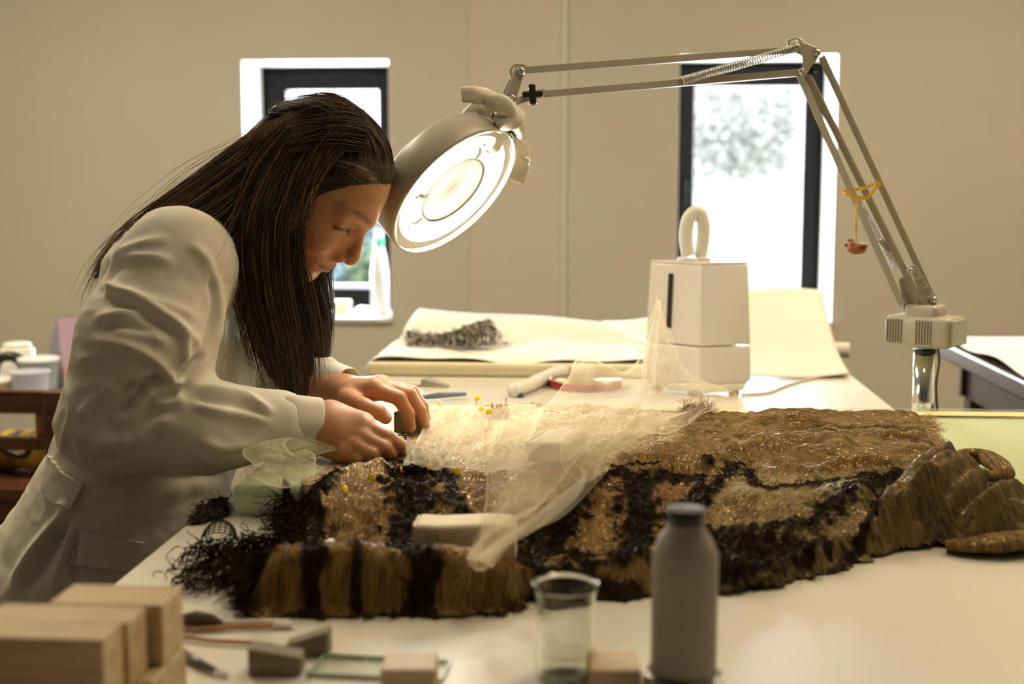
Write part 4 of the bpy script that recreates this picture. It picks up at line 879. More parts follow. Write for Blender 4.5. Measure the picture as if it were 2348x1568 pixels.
# ---------------- bird on a yellow ribbon
M_rib = mat('yellow_ribbon', (.85, .52, .03), .5); BO = lp(1962, 565, -.022)
bird = tag(empty('bird_ornament', BO), 'small brown clay bird hanging by a yellow ribbon from the lamp arm', 'ornament')
def bsub(o): o.parent = bird; o.location = tuple(-BO); return o
k_ = (LY(1962)-.022)/FPX*1.01
def bw(x, y, s=0): return BO + RT*(x-1962)*k_ - UP*(y-565)*k_ - FW*s
def bird_sdf(P):
    d = s_ell(P, bw(1964, 570), (24*k_*.9, 11*k_*1.0, 13*k_)); d = smin(d, s_cone(P, bw(1952, 566), bw(1952, 560), 9*k_, 8*k_), .004); d = smin(d, s_cone(P, bw(1975, 566), bw(1988, 564), 7*k_, 2.2*k_), .004)
    d = smin(d, s_cone(P, bw(1944, 562), bw(1940, 561), 4*k_, 2.5*k_), .002)
    return d
bv, bf = surface_nets(bird_sdf, BO-.03, BO+.03, .0011); bo = bsub(npmesh('body', bv, bf, mat('brown_clay', (.42, .16, .07), .5, noise=.25, nscale=200)))
def blob(name, c, r, m, par):
    v_, f_ = surface_nets(lambda P: s_ell(P, c, r), np.array(c)-np.array(r)-.003, np.array(c)+np.array(r)+.003, min(r)/3); return npmesh(name, v_, f_, m, par)
blob('beak', bw(1940, 562), (.0028, .0028, .0025), mat('dark_blue_glaze', (.02, .03, .08), .3), bo); blob('eye', bw(1952, 562, .0062), (.0016, .0016, .0018), M_blk, bo); blob('wing', bw(1974, 567, .0075), (.0068, .0022, .0036), mat('dark_red_glaze', (.20, .03, .02), .35), bo); blob('back_patch', bw(1976, 560, .001), (.008, .005, .0028), mat('white_glaze', (.75, .66, .52), .4), bo)
for x in (1946, 1950, 1954): blob('crest', bw(x, 551), (.0020, .002, .0024), mat('brown_clay_crest', (.42, .16, .07), .5), bo)
bsub(tube('loop', [bw(1962, 560), bw(1962, 552)], .0013, M_steel, None, 6))
def ribbon(name, pts, w):
    C = catmull(pts, 5); T_, N_, B_ = frames(C); sd = np.cross(T_, FW); sd /= np.linalg.norm(sd, axis=1)[:, None]; n = len(C); Vv = []
    for i in range(n): Vv += [C[i]-sd[i]*w-FW*.0003, C[i]+sd[i]*w-FW*.0003, C[i]+sd[i]*w+FW*.0003, C[i]-sd[i]*w+FW*.0003]
    Ff = [(i*4+j, i*4+(j+1) % 4, i*4+4+(j+1) % 4, i*4+4+j) for i in range(n-1) for j in range(4)]+[(3, 2, 1, 0), tuple(range(4*n-4, 4*n))]
    return bsub(pydata(name, Vv, Ff, M_rib))
dz = -.010
ribbon('ribbon_drop', [bw(1962, 553, .001), lp(1965, 500, -.02), lp(1968, 452, dz)], .0011); ribbon('ribbon_drop', [bw(1963, 553, 0), lp(1961, 500, -.02), lp(1964, 450, dz)], .0009)
ribbon('ribbon_wrap', [lp(1938, 444, dz), lp(1955, 450, dz-.004), lp(1982, 454, dz-.006), lp(1995, 448, dz-.006), lp(2016, 420, dz-.003)], .0026); ribbon('ribbon_wrap', [lp(1942, 440, dz+.002), lp(1965, 434, dz+.004), lp(1985, 430, dz-.004), lp(2014, 418, dz-.003)], .0022)
ribbon('ribbon_wrap', [lp(2016, 419, dz-.003), lp(2018, 427, dz), lp(2012, 432, dz+.02)], .0024); ribbon('ribbon_wrap', [lp(1938, 444, dz), lp(1936, 438, dz+.01), lp(1945, 437, dz+.022)], .0024)
# ================================================================== COSTUME (pleated gold cloth with dark lace bands) spread over the slab
def smooth(a, b, x): t = np.clip((x-a)/(b-a), 0, 1); return t*t*(3-2*t)
def tpx(pts, z): return np.array([tab(x, y, z)[:2] for x, y in pts])
OUT = np.vstack([tpx([(965, 930), (1100, 918), (1250, 915), (1640, 934), (2128, 938), (2148, 962), (2185, 1035), (2225, 1085), (2300, 1105), (2420, 1120)], SZ+.012),
                 tpx([(2440, 1250), (2348, 1262), (2235, 1274), (2185, 1258), (2150, 1252), (2050, 1268), (1900, 1318), (1760, 1348), (1650, 1362), (1450, 1374), (1220, 1384), (1150, 1412), (900, 1416), (566, 1416)], .002),
                 tpx([(548, 1400), (580, 1335), (640, 1300), (655, 1200), (650, 1150)], .012), tpx([(672, 1105), (735, 1062), (860, 1010), (930, 975)], SZ+.010)])
gx = np.arange(OUT[:, 0].min()-.01, OUT[:, 0].max()+.01, .0022); gy = np.arange(OUT[:, 1].min()-.01, OUT[:, 1].max()+.01, .0028)
GX, GY = np.meshgrid(gx, gy); XY = np.stack([GX.ravel(), GY.ravel()], 1)
rag_n = .006*vnoise(XY, 45, 21)+.004*vnoise(XY, 130, 22); sdo = poly_sd(XY, OUT) + rag_n
def pline(pts, z, S=XY):
    Q = catmull(tpx(pts, z), 4); d = np.full(len(S), 1e9); tt = np.zeros(len(S))
    lo_, hi_ = Q.min(0)-.12, Q.max(0)+.12; I = np.where(((S > lo_) & (S < hi_)).all(1))[0]
    for i in range(len(Q)-1):
        dd, t = seg_dist(S[I], Q[i], Q[i+1]); b_ = dd < d[I]; d[I[b_]] = dd[b_]; tt[I[b_]] = (i+t[b_])/(len(Q)-1)
    return d, tt
slabm = smooth(SY0-.17, SY0-.010, XY[:, 1])*smooth(SX0-.05, SX0-.005, XY[:, 0])
Z = slabm*(SZ+.002) + .006
inn = smooth(0, .030, -sdo)
# rolled hem along the near edge, left half; flatter under-roll to the right
d, t = pline([(575, 1378), (700, 1378), (900, 1378), (1080, 1376), (1200, 1362)], .0)
Z = np.maximum(Z, .053*np.sqrt(np.clip(1-(d/.036)**2, 0, 1))*smooth(0, .03, t)*(1-.35*smooth(.8, 1, t)))
RID = [  # heaped folds: (points, plane height, rise m, half-width m)
 ([(1240, 1340), (1400, 1325), (1560, 1310), (1700, 1300)], .01, .030, .030), ([(1640, 1335), (1780, 1300), (1920, 1262), (2040, 1220), (2150, 1170), (2240, 1120)], .02, .034, .026),
 ([(1900, 1300), (2030, 1250), (2150, 1205), (2280, 1150), (2380, 1120)], .02, .026, .020), ([(2060, 1252), (2200, 1222), (2330, 1180), (2420, 1150)], .02, .022, .020), ([(2200, 1262), (2300, 1245), (2430, 1225)], .01, .014, .022), ([(2000, 1225), (2100, 1178), (2220, 1128)], .03, .016, .010), ([(1960, 1272), (2080, 1228), (2200, 1185), (2320, 1140)], .02, .016, .010), ([(2100, 1258), (2220, 1228), (2340, 1190)], .015, .014, .010),
 ([(1690, 1062), (1760, 1040), (1850, 1030), (1960, 1045)], SZ, .020, .022), ([(1600, 1110), (1660, 1078), (1700, 1060)], SZ, .022, .016), ([(1400, 1062), (1500, 1066), (1640, 1082)], SZ, .010, .012),
 ([(1250, 1200), (1330, 1160), (1480, 1122), (1600, 1118)], .03, .012, .014), ([(720, 1165), (760, 1125), (830, 1098), (900, 1085)], .04, .016, .014), ([(900, 1090), (1000, 1085)], .045, .016, .016),
 ([(1740, 1096), (1860, 1098), (1940, 1084), (2080, 1090), (2150, 1080)], SZ, .012, .012), ([(1650, 1195), (1760, 1192), (1860, 1182), (1930, 1160), (2000, 1128)], .04, .010, .014),
 ([(1560, 945), (1620, 938), (1690, 950)], SZ, .016, .016), ([(1680, 985), (1900, 992), (2100, 1000)], SZ, .009, .008), ([(1760, 965), (1950, 968), (2090, 972)], SZ, .006, .007), ([(1800, 1012), (1960, 1022), (2130, 1030)], SZ, .009, .008),
 ([(650, 1180), (690, 1230), (660, 1290), (600, 1320)], .02, .020, .022), ([(2060, 1165), (2150, 1135), (2230, 1105)], .03, .016, .014), ([(1100, 930), (1180, 925), (1240, 928)], SZ, .006, .01),
 ([(1250, 1285), (1330, 1275), (1430, 1285)], .015, .010, .016), ([(740, 1235), (830, 1262), (900, 1275)], .02, .010, .014)]
for pts, zz, h_, w_ in RID:
    d, t = pline(pts, zz); Z = Z + h_*np.exp(-(d/w_)**2)*smooth(0, .12, t)*(1-smooth(.88, 1, t))
for pts, zz, h_, w_ in [([(2034, 1140), (2006, 1198), (1962, 1234), (1915, 1263)], .02, -.012, .010), ([(1880, 1325), (2010, 1275), (2120, 1230), (2260, 1170)], .015, -.022, .008), ([(1960, 1232), (2060, 1190), (2160, 1150), (2260, 1110)], .03, -.018, .007), ([(2120, 1265), (2230, 1215), (2400, 1150)], .012, -.018, .008), ([(2060, 1275), (2200, 1240), (2330, 1200)], .01, -.012, .008), ([(1700, 1062), (1720, 1085), (1745, 1100)], SZ, -.008, .008)]:
    d, t = pline(pts, zz); Z = Z + h_*np.exp(-(d/w_)**2)
# direction of the pleats: 0 = threads running to and from the camera; turned in the fan panel, along X at the back
def polym(pts, zz, soft=.012): return smooth(soft, -soft, poly_sd(XY, tpx(pts, zz)) + rag_n*.7)
fan = polym([(1600, 1120), (1700, 1062), (1745, 1098), (1950, 1090), (2030, 1100), (1930, 1160), (1800, 1190), (1640, 1195)], .042)
back = polym([(1560, 925), (2140, 930), (2185, 1035), (1980, 1060), (1750, 1020), (1560, 985)], SZ+.01, .03)
lowr = polym([(1640, 1370), (1650, 1250), (1960, 1130), (2440, 1090), (2440, 1290)], .02, .02)
centre = polym([(1000, 920), (1560, 925), (1560, 1000), (1400, 1060), (1100, 1080), (930, 1060), (930, 980)], SZ+.01, .02)
ang = np.zeros(len(XY)); ang += np.where(fan > .5, math.radians(-28), 0); ang += np.where((back > .5) & (fan <= .5), math.radians(86), 0); ang += np.where((lowr > .5) & (fan <= .5) & (back <= .5), math.radians(38), 0); ang += np.where((centre > .5), math.radians(-20), 0)
wob = .004*vnoise(XY, 9, 31); ca_, sa_ = np.cos(ang), np.sin(ang); U_ = XY[:, 0]*ca_+XY[:, 1]*sa_ + wob; V_ = -XY[:, 0]*sa_+XY[:, 1]*ca_
UV = np.stack([U_, V_], 1)
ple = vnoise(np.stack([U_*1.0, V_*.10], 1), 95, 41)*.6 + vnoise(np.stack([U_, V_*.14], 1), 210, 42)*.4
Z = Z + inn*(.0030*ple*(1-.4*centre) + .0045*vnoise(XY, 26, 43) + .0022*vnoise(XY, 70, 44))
Z = Z + inn*back*.010*vnoise(np.stack([XY[:, 0]*.12, XY[:, 1]], 1), 60, 45)
# dark lace bands; shade painted along one crease; darker near rim
BANDS = [([(868, 1096), (800, 1108), (745, 1140), (712, 1185), (722, 1230), (760, 1255), (830, 1272), (905, 1282)], .030, .016), ([(955, 1085), (948, 1150), (938, 1220), (925, 1290)], .030, .031), ([(1215, 1205), (1208, 1290)], .02, .028), ([(1205, 1335), (1330, 1345), (1480, 1348), (1600, 1345)], .012, .013), ([(1640, 1218), (1750, 1224), (1850, 1214)], .035, .022), ([(1610, 1262), (1700, 1272), (1800, 1256), (1880, 1235)], .03, .018), ([(1290, 1310), (1380, 1312)], .02, .008),
 ([(1245, 1198), (1311, 1161), (1363, 1126), (1495, 1117), (1600, 1117)], .040, .018), ([(1455, 1140), (1460, 1200), (1440, 1275)], .03, .027), ([(1262, 1231), (1311, 1257), (1363, 1268), (1440, 1260), (1500, 1275)], .02, .016),
 ([(1395, 1058), (1495, 1064), (1561, 1073), (1627, 1086)], SZ+.01, .007), ([(1608, 1128), (1650, 1095), (1702, 1056), (1722, 1082), (1740, 1099), (1789, 1099), (1861, 1097), (1933, 1083), (2006, 1087), (2078, 1089), (2150, 1082)], SZ+.015, .009),
 ([(1540, 1155), (1608, 1128)], .045, .012), ([(1620, 1205), (1700, 1200), (1753, 1195), (1861, 1184), (1933, 1160), (1988, 1131), (2050, 1110)], .035, .020), ([(1690, 1240), (1660, 1280)], .03, .026), ([(1640, 1205), (1740, 1215), (1790, 1225)], .03, .020),
 ([(2034, 1140), (2006, 1198), (1962, 1234), (1915, 1263)], .025, .008), ([(690, 1180), (705, 1225), (690, 1270), (640, 1300), (600, 1330)], .02, .022), ([(722, 1300), (716, 1350), (716, 1410)], .03, .014), ([(975, 1290), (975, 1350), (975, 1412)], .03, .018), ([(820, 1302), (815, 1350), (810, 1400)], .03, .006),  # first entry is no lace: crease shade painted into the cloth colour
 ([(1320, 1185), (1280, 1215)], .03, .010), ([(880, 1060), (960, 1052), (1010, 1056)], SZ+.01, .007), ([(1570, 1330), (1640, 1300), (1700, 1290)], .01, .010), ([(1020, 1100), (1040, 1150), (1110, 1200)], .035, .010), ([(860, 1098), (900, 1092)], .045, .010)]
dark = np.zeros(len(XY))
rg2 = .55+.9*np.abs(vnoise(XY, 60, 51))+.35*vnoise(XY, 160, 52)
for pts, zz, w_ in BANDS:
    d, t = pline(pts, zz); dark = np.maximum(dark, smooth(1.25, .75, d/(w_*rg2)))
dark = np.maximum(dark, smooth(.010, .0, -sdo)*.75*(XY[:, 1] < 1.5)*(XY[:, 0] < .25))
Z = Z + inn*dark*.0045*(vnoise(XY, 190, 61)*.7+.3)
wide = lowr*smooth(-.02, .05, XY[:, 0]-.15); base_ = slabm*(SZ+.002)+.006; Z = base_ + (Z-base_)*(1-wide*(1-smooth(0, .040, -sdo)))
Z = np.where(inn < .999, .001 + (Z-.001)*np.sqrt(inn+.02), Z); Z = np.maximum(Z, .0012)
sup = smooth(SY0-.012, SY0-.005, XY[:, 1])*smooth(SX0-.012, SX0-.005, XY[:, 0])*(SZ+.0035); Z = np.maximum(Z, sup)
ok = sdo.reshape(GX.shape) < 0; q_ok = ok[:-1, :-1] & ok[1:, :-1] & ok[:-1, 1:] & ok[1:, 1:]
ids = np.arange(GX.size).reshape(GX.shape); Q4 = np.stack([ids[:-1, :-1], ids[:-1, 1:], ids[1:, 1:], ids[1:, :-1]], -1)[q_ok]
us = np.unique(Q4); mp_ = -np.ones(GX.size, int); mp_[us] = np.arange(len(us)); CO = np.array([.05, 1.6, TZ])
CVv = np.column_stack([XY[us], TZ+Z[us]])
# cloth colours
gold = np.array([.165, .094, .030]); tan = np.array([.27, .185, .088]); pale = np.array([.52, .42, .27]); dk = np.array([.017, .0092, .0038]); olive = np.array([.26, .235, .13])
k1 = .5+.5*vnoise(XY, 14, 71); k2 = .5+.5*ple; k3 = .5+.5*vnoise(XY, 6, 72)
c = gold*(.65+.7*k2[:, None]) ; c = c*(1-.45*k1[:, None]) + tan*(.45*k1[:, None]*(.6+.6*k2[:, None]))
for m_, col_, a_ in ((centre, pale, .75), (back, tan*.85, .7), (fan, (gold*.6+olive*.55), .7), (lowr, gold*.45+olive*.30, .75)): c = c*(1-a_*m_[:, None]) + col_*(.7+.55*k2[:, None])*(a_*m_[:, None])
gp = polym([(1900, 1100), (1990, 1098), (1985, 1130), (1920, 1150)], .045); c = c*(1-.6*gp[:, None])+np.array([.40, .44, .27])*(.7+.5*k2[:, None])*.6*gp[:, None]
net = polym([(700, 1085), (790, 1052), (930, 1062), (925, 1085), (860, 1092), (760, 1120), (715, 1170), (668, 1130)], .045); c = c*(1-.7*net[:, None])+np.array([.40, .29, .17])*(.7+.6*k3[:, None])*.7*net[:, None]
pur = polym([(850, 1052), (905, 1042), (990, 1045), (985, 1062), (900, 1066)], SZ+.01); c = c*(1-.6*pur[:, None])+np.array([.10, .10, .16])*.6*pur[:, None]
c = c*(1-dark[:, None]) + dk*(.6+.9*k2[:, None])*dark[:, None]
M_cos = bpy.data.materials.new('pleated_gold_cloth'); M_cos.use_nodes = True; nt = M_cos.node_tree; b = nt.nodes['Principled BSDF']
vc = nt.nodes.new('ShaderNodeVertexColor'); vc.layer_name = 'tone'; fl = nt.nodes.new('ShaderNodeAttribute'); fl.attribute_name = 'flow'
mp = nt.nodes.new('ShaderNodeMapping'); mp.inputs['Scale'].default_value = (620, 75, 1); n1 = nt.nodes.new('ShaderNodeTexNoise'); n1.inputs['Scale'].default_value = 1.0; n1.inputs['Detail'].default_value = 4
nt.links.new(fl.outputs['Vector'], mp.inputs[0]); nt.links.new(mp.outputs[0], n1.inputs['Vector'])
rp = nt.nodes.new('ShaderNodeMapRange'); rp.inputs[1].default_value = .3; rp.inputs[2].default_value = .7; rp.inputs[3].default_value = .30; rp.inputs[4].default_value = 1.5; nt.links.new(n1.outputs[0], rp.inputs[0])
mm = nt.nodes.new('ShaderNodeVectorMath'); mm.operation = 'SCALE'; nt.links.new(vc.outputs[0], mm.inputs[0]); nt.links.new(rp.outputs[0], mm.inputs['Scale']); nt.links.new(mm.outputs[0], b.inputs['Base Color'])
b.inputs['Roughness'].default_value = .62; b.inputs['Specular IOR Level'].default_value = .03
bp = nt.nodes.new('ShaderNodeBump'); bp.inputs['Strength'].default_value = .55; bp.inputs['Distance'].default_value = .0016; nt.links.new(n1.outputs[0], bp.inputs['Height']); nt.links.new(bp.outputs[0], b.inputs['Normal'])
# metallic thread glints woven into the cloth
vo = nt.nodes.new('ShaderNodeTexNoise'); vo.inputs['Scale'].default_value = 260; vo.inputs['Detail'].default_value = 3; tc = nt.nodes.new('ShaderNodeTexCoord'); nt.links.new(tc.outputs['Object'], vo.inputs['Vector'])
r2 = nt.nodes.new('ShaderNodeMapRange'); r2.inputs[1].default_value = .58; r2.inputs[2].default_value = .64; nt.links.new(vo.outputs[0], r2.inputs[0]); nt.links.new(r2.outputs[0], b.inputs['Metallic'])
r3 = nt.nodes.new('ShaderNodeMapRange'); r3.inputs[3].default_value = .66; r3.inputs[4].default_value = .30; nt.links.new(r2.outputs[0], r3.inputs[0]); nt.links.new(r3.outputs[0], b.inputs['Roughness'])
cos = tag(empty('costume', CO), 'large antique gold pleated costume with dark lace bands spread across the table', 'costume')
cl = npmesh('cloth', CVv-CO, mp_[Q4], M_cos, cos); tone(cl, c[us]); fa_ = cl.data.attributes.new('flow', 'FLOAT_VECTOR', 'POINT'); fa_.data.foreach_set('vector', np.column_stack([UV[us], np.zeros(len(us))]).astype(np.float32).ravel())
md = cl.modifiers.new('cloth_thickness', 'SOLIDIFY'); md.thickness = .0016; md.offset = -1; md.use_quality_normals = False; cl.modifiers.remove(md)
def zat(x, y):
    i = np.clip(((np.asarray(x)-gx[0])/.0022).round().astype(int), 0, len(gx)-1); j = np.clip(((np.asarray(y)-gy[0])/.0028).round().astype(int), 0, len(gy)-1); return TZ+Z.reshape(GX.shape)[j, i]
def curls(name, pos, ln, rad, cols, seed, par, org, lift=.010, flat=.5, segs=5, dirn=None):
    r = np.random.default_rng(seed); n = len(pos); P = np.zeros((n, segs+1, 3)); P[:, 0] = pos; a = r.random(n)*6.283; el = r.uniform(-.2, .9, n)*flat
    for k in range(segs):
        a += r.normal(size=n)*.75; el += r.normal(size=n)*.45 - .25; d = np.stack([np.cos(a)*np.cos(el), np.sin(a)*np.cos(el), np.sin(el)], 1)
        if dirn is not None: d = d*.55 + np.array(dirn)
        P[:, k+1] = P[:, k] + d*(ln*r.uniform(.6, 1.2, n)/segs)[:, None]
    on = (poly_sd(P.reshape(-1, 3)[:, :2], OUT) < 0); zz = np.where(on, zat(P[..., 0].ravel(), P[..., 1].ravel())+.0006, TZ+.001); P[..., 2] = np.maximum(P[..., 2], zz.reshape(n, segs+1)+.0004)
    Vs, Fs, o = [], [], 0
    for i in range(n):
        v, f = tube_arr(P[i], rad*np.linspace(1, .6, segs+1), 3, False); Vs.append(v-np.array(org)); Fs.append(np.array(f)+o); o += len(v)
    q = npmesh(name, np.vstack(Vs), np.vstack(Fs), M_thread, par); q['kind'] = 'stuff'; cc = np.array([cols[i] for i in r.integers(len(cols), size=n)])*r.uniform(.6, 1.4, (n, 1)); tone(q, np.repeat(cc, 3*(segs+1), 0)); return q
def pick(w, n, seed):
    r = np.random.default_rng(seed); p = w[us]; I = r.choice(len(us), n, p=p/p.sum()); return CVv[I] + r.normal(size=(n, 3))*np.array([.001, .001, 0])
DKC = [np.array([.022, .012, .005]), np.array([.040, .021, .009]), np.array([.014, .0075, .0035])]; GDC = [np.array([.42, .28, .12]), np.array([.55, .40, .2]), np.array([.3, .18, .07])]
near_w = (1.8-XY[:, 1]).clip(.1, 1)
curls('lace_thread', pick(dark*near_w*(np.abs(dark-.5) < .49)+.15*dark, 3600, 1), .016, .00055, DKC, 81, cos, CO)
curls('gold_thread', pick((1-dark)*(.25+centre*.5+back+.4*fan)*(k1 > .45), 1500, 2), .013, .0004, GDC, 82, cos, CO, flat=.7)
edge_w = (sdo > -.012).astype(float)*(XY[:, 0] > .30)*(XY[:, 1] > 1.6); curls('frayed_edge', pick(edge_w+1e-9, 500, 3), .020, .0004, GDC, 83, cos, CO, dirn=(.35, -.05, .05))
# long dark fringe clump at the near-left corner
fp = catmull(tpx([(660, 1140), (690, 1190), (680, 1250), (640, 1300), (590, 1340)], .02), 12); r_ = np.random.default_rng(5); i_ = r_.integers(len(fp), size=1100); fpos = np.column_stack([fp[i_]+r_.normal(size=(1100, 2))*.006, np.zeros(1100)]); fpos[:, 2] = TZ+r_.uniform(.003, .030, 1100)
curls('long_fringe', fpos, .050, .0007, DKC, 84, cos, CO, flat=.5, segs=7, dirn=(-.42, -.12, .02))
fq = tpx([(500, 1262), (560, 1250), (470, 1310), (540, 1310), (600, 1290), (620, 1240)], .015); i_ = r_.integers(len(fq), size=900); fpos = np.column_stack([fq[i_]+r_.normal(size=(900, 2))*.014, TZ+r_.uniform(.002, .024, 900)])
curls('long_fringe', fpos, .040, .0008, DKC, 85, cos, CO, flat=.7, segs=7, dirn=(-.22, -.05, 0))
hp = catmull(tpx([(575, 1400), (560, 1385), (575, 1350), (600, 1335)], .01), 10); i_ = r_.integers(len(hp), size=350); fpos = np.column_stack([hp[i_]+r_.normal(size=(350, 2))*.003, TZ+r_.uniform(.003, .045, 350)])
curls('hem_fringe', fpos, .018, .0007, DKC, 86, cos, CO, flat=.4, dirn=(-.5, 0, 0))
# small net loop standing in the fringe, rolled sleeve end at the right
M_net = mat('dark_net', (.018, .011, .006), .9); lc = tab(505, 1240, .018)
Vs, Fs, o = [], [], 0
for k in range(14):
    a_ = k/13*math.pi; pth = [lc+np.array([.020*math.cos(b_), .012*math.sin(a_)*math.sin(b_)-.006, .022*abs(math.sin(b_))*(.5+.5*math.sin(a_))]) for b_ in np.linspace(0, math.pi, 12)]
    v, f = tube_arr(pth, .0007, 4, False); Vs.append(v-CO); Fs.append(np.array(f)+o); o += len(v)
for k in range(9):
    b_ = .3+k/8*2.5; pth = [lc+np.array([.020*math.cos(b_), .012*math.sin(a_)*math.sin(b_)-.006, .022*abs(math.sin(b_))*(.5+.5*math.sin(a_))]) for a_ in np.linspace(0, math.pi, 14)]
    v, f = tube_arr(pth, .0007, 4, False); Vs.append(v-CO); Fs.append(np.array(f)+o); o += len(v)
npmesh('net_loop', np.vstack(Vs), np.vstack(Fs), M_net, cos)
def lump(name, pts, r0, r1, seed, m, squash=.75):
    C = resample(np.array(pts), 40); T_, N_, B_ = frames(C); n = 22; V = []; rr = np.interp(np.linspace(0, 1, 40), np.linspace(0, 1, len(r0)), r0)
    for i in range(40):
        for j in range(n): a_ = 2*math.pi*j/n; V.append(C[i]+(N_[i]*math.cos(a_)+B_[i]*math.sin(a_)*squash)*rr[i])
    V = np.array(V); V += (vnoise(V*np.array([1, 1, 1]), 150, seed)*.0022)[:, None]*np.repeat(N_, n, 0); F_ = np.array([(i*n+j, i*n+(j+1) % n, (i+1)*n+(j+1) % n, (i+1)*n+j) for i in range(39) for j in range(n)])
    o = npmesh(name, V-CO, F_, m, cos); kk = .5+.5*vnoise(V*np.array([1, 1, .3]), 160, seed+1); tone(o, (gold*.9+olive*.15)*(.6+.8*kk[:, None])); f_ = o.data.attributes.new('flow', 'FLOAT_VECTOR', 'POINT'); f_.data.foreach_set('vector', V[:, [0, 2, 1]].astype(np.float32).ravel()); return o
zz = SZ+.02
lump('sleeve_roll', [tab(2165, 1062, zz), tab(2205, 1045, zz+.012), tab(2262, 1050, zz+.012), tab(2298, 1078, zz+.008), tab(2290, 1100, zz), tab(2240, 1098, zz-.004), tab(2190, 1092, zz-.008)], [.008, .012, .014, .014, .012, .011, .007], 0, 91, M_cos)
lump('skirt_flap', [tab(2170, 1250, .008), tab(2240, 1248, .012), tab(2330, 1240, .014), tab(2440, 1235, .012)], [.012, .022, .024, .022], 0, 93, M_cos, .45)
# ================================================================== TULLE
M_tul = bpy.data.materials.new('cream_tulle'); M_tul.use_nodes = True; nt = M_tul.node_tree; nt.nodes.remove(nt.nodes['Principled BSDF'])
tb = nt.nodes.new('ShaderNodeBsdfTransparent'); db = nt.nodes.new('ShaderNodeBsdfDiffuse'); db.inputs[0].default_value = (.92, .83, .64, 1); tl = nt.nodes.new('ShaderNodeBsdfTranslucent'); tl.inputs[0].default_value = (.92, .83, .64, 1)
m1 = nt.nodes.new('ShaderNodeMixShader'); m1.inputs[0].default_value = .45; m2 = nt.nodes.new('ShaderNodeMixShader')
nt.links.new(db.outputs[0], m1.inputs[1]); nt.links.new(tl.outputs[0], m1.inputs[2]); nt.links.new(tb.outputs[0], m2.inputs[1]); nt.links.new(m1.outputs[0], m2.inputs[2]); nt.links.new(m2.outputs[0], nt.nodes['Material Output'].inputs[0])
# thread density of the net varies a little; doubled hems are denser (attribute)
at_ = nt.nodes.new('ShaderNodeAttribute'); at_.attribute_name = 'weave'; nt.links.new(at_.outputs['Fac'], m2.inputs[0])
def cubic_grid(rows, nu, nv):
    R = np.array([resample(np.array(r), nu) for r in rows]); out = np.zeros((nv, nu, 3))
    for i in range(nu): out[:, i] = resample(R[:, i], nv)
    return out
def tulle_sheet(name, rows, par, org, seed, nu=70, nv=70, fold=.006, freq=30, dens=.20, hem=(1, 1, 1, 1), alongv=True, zfloor=True, hemd=.42):
    G = cubic_grid(rows, nu, nv); u = np.linspace(0, 1, nu)[None, :]; v = np.linspace(0, 1, nv)[:, None]; r = np.random.default_rng(seed)
    T_ = np.stack([u*np.ones_like(v), v*np.ones_like(u)], -1).reshape(-1, 2)
    s = T_*np.array([1, .16]) if alongv else T_*np.array([.16, 1])
    a = vnoise(s+seed, freq*.35, seed)*.9 + vnoise(s+seed, freq*.9, seed+1)*.5; a = np.sign(a)*np.abs(a)**.8        # sharp, long folds
    du = np.gradient(G, axis=1); dv = np.gradient(G, axis=0); N = np.cross(du, dv); N /= np.linalg.norm(N, axis=-1, keepdims=True)+1e-9
    b = vnoise(T_*np.array([1, 1])+seed, 5, seed+2)
    P = G.reshape(-1, 3) + N.reshape(-1, 3)*(fold*a + fold*.8*b)[:, None]
    if zfloor:
        on = poly_sd(P[:, :2], OUT) < 0; zf = np.where(on, zat(P[:, 0], P[:, 1])+.003, TZ+.002); 
        P[:, 2] = np.where(P[:, 2] < zf, zf + .002*np.abs(a), P[:, 2])
    F_ = np.array([(j*nu+i, j*nu+i+1, (j+1)*nu+i+1, (j+1)*nu+i) for j in range(nv-1) for i in range(nu-1)])
    o = npmesh(name, P-org, F_, M_tul, par); U, V = T_[:, 0], T_[:, 1]; e = np.full(len(P), 9.0)
    for on_, d_ in zip(hem, (U*nu, (1-U)*nu, V*nv, (1-V)*nv)): 
        if on_: e = np.minimum(e, d_)
    dn = dens*(1+.2*vnoise(T_, 9, seed+3)+1.1*np.clip(a-.35, 0, 1)) + (hemd*1.25-dens)*np.exp(-(e/.8)**2); f_ = o.data.attributes.new('weave', 'FLOAT', 'POINT'); f_.data.foreach_set('value', np.clip(dn*1.45, 0, .85).astype(np.float32)); return o
def zt(L): return [[tab(*q) for q in r] for r in L]
def yt(L): return [[at(*q) for q in r] for r in L]
UO = np.array(tab(1260, 1060, .05)); UO[2] = TZ+.05
tul = tag(empty('tulle_veil', UO), 'crumpled sheer cream tulle veil draped over the middle of the costume', 'tulle')
z0 = SZ+.02
# front triangle that narrows to a tip on the cloth block
tulle_sheet('veil_front', zt([[(1150, 962, .060), (1300, 950, .075), (1450, 938, .080), (1600, 932, .07)], [(1122, 1050, .075), (1215, 1050, .10), (1315, 1045, .105), (1405, 1035, .085)], [(1110, 1130, .085), (1190, 1130, .105), (1280, 1120, .105), (1392, 1082, .075)], [(1100, 1200, .085), (1145, 1205, .095), (1220, 1195, .085), (1300, 1160, .06)], [(1090, 1262, .066), (1105, 1262, .070), (1145, 1250, .068), (1185, 1228, .066)], [(1083, 1296, .046), (1088, 1297, .046), (1098, 1290, .048), (1110, 1280, .048)]]), tul, UO, 3, 90, 120, .008, 20, .19)
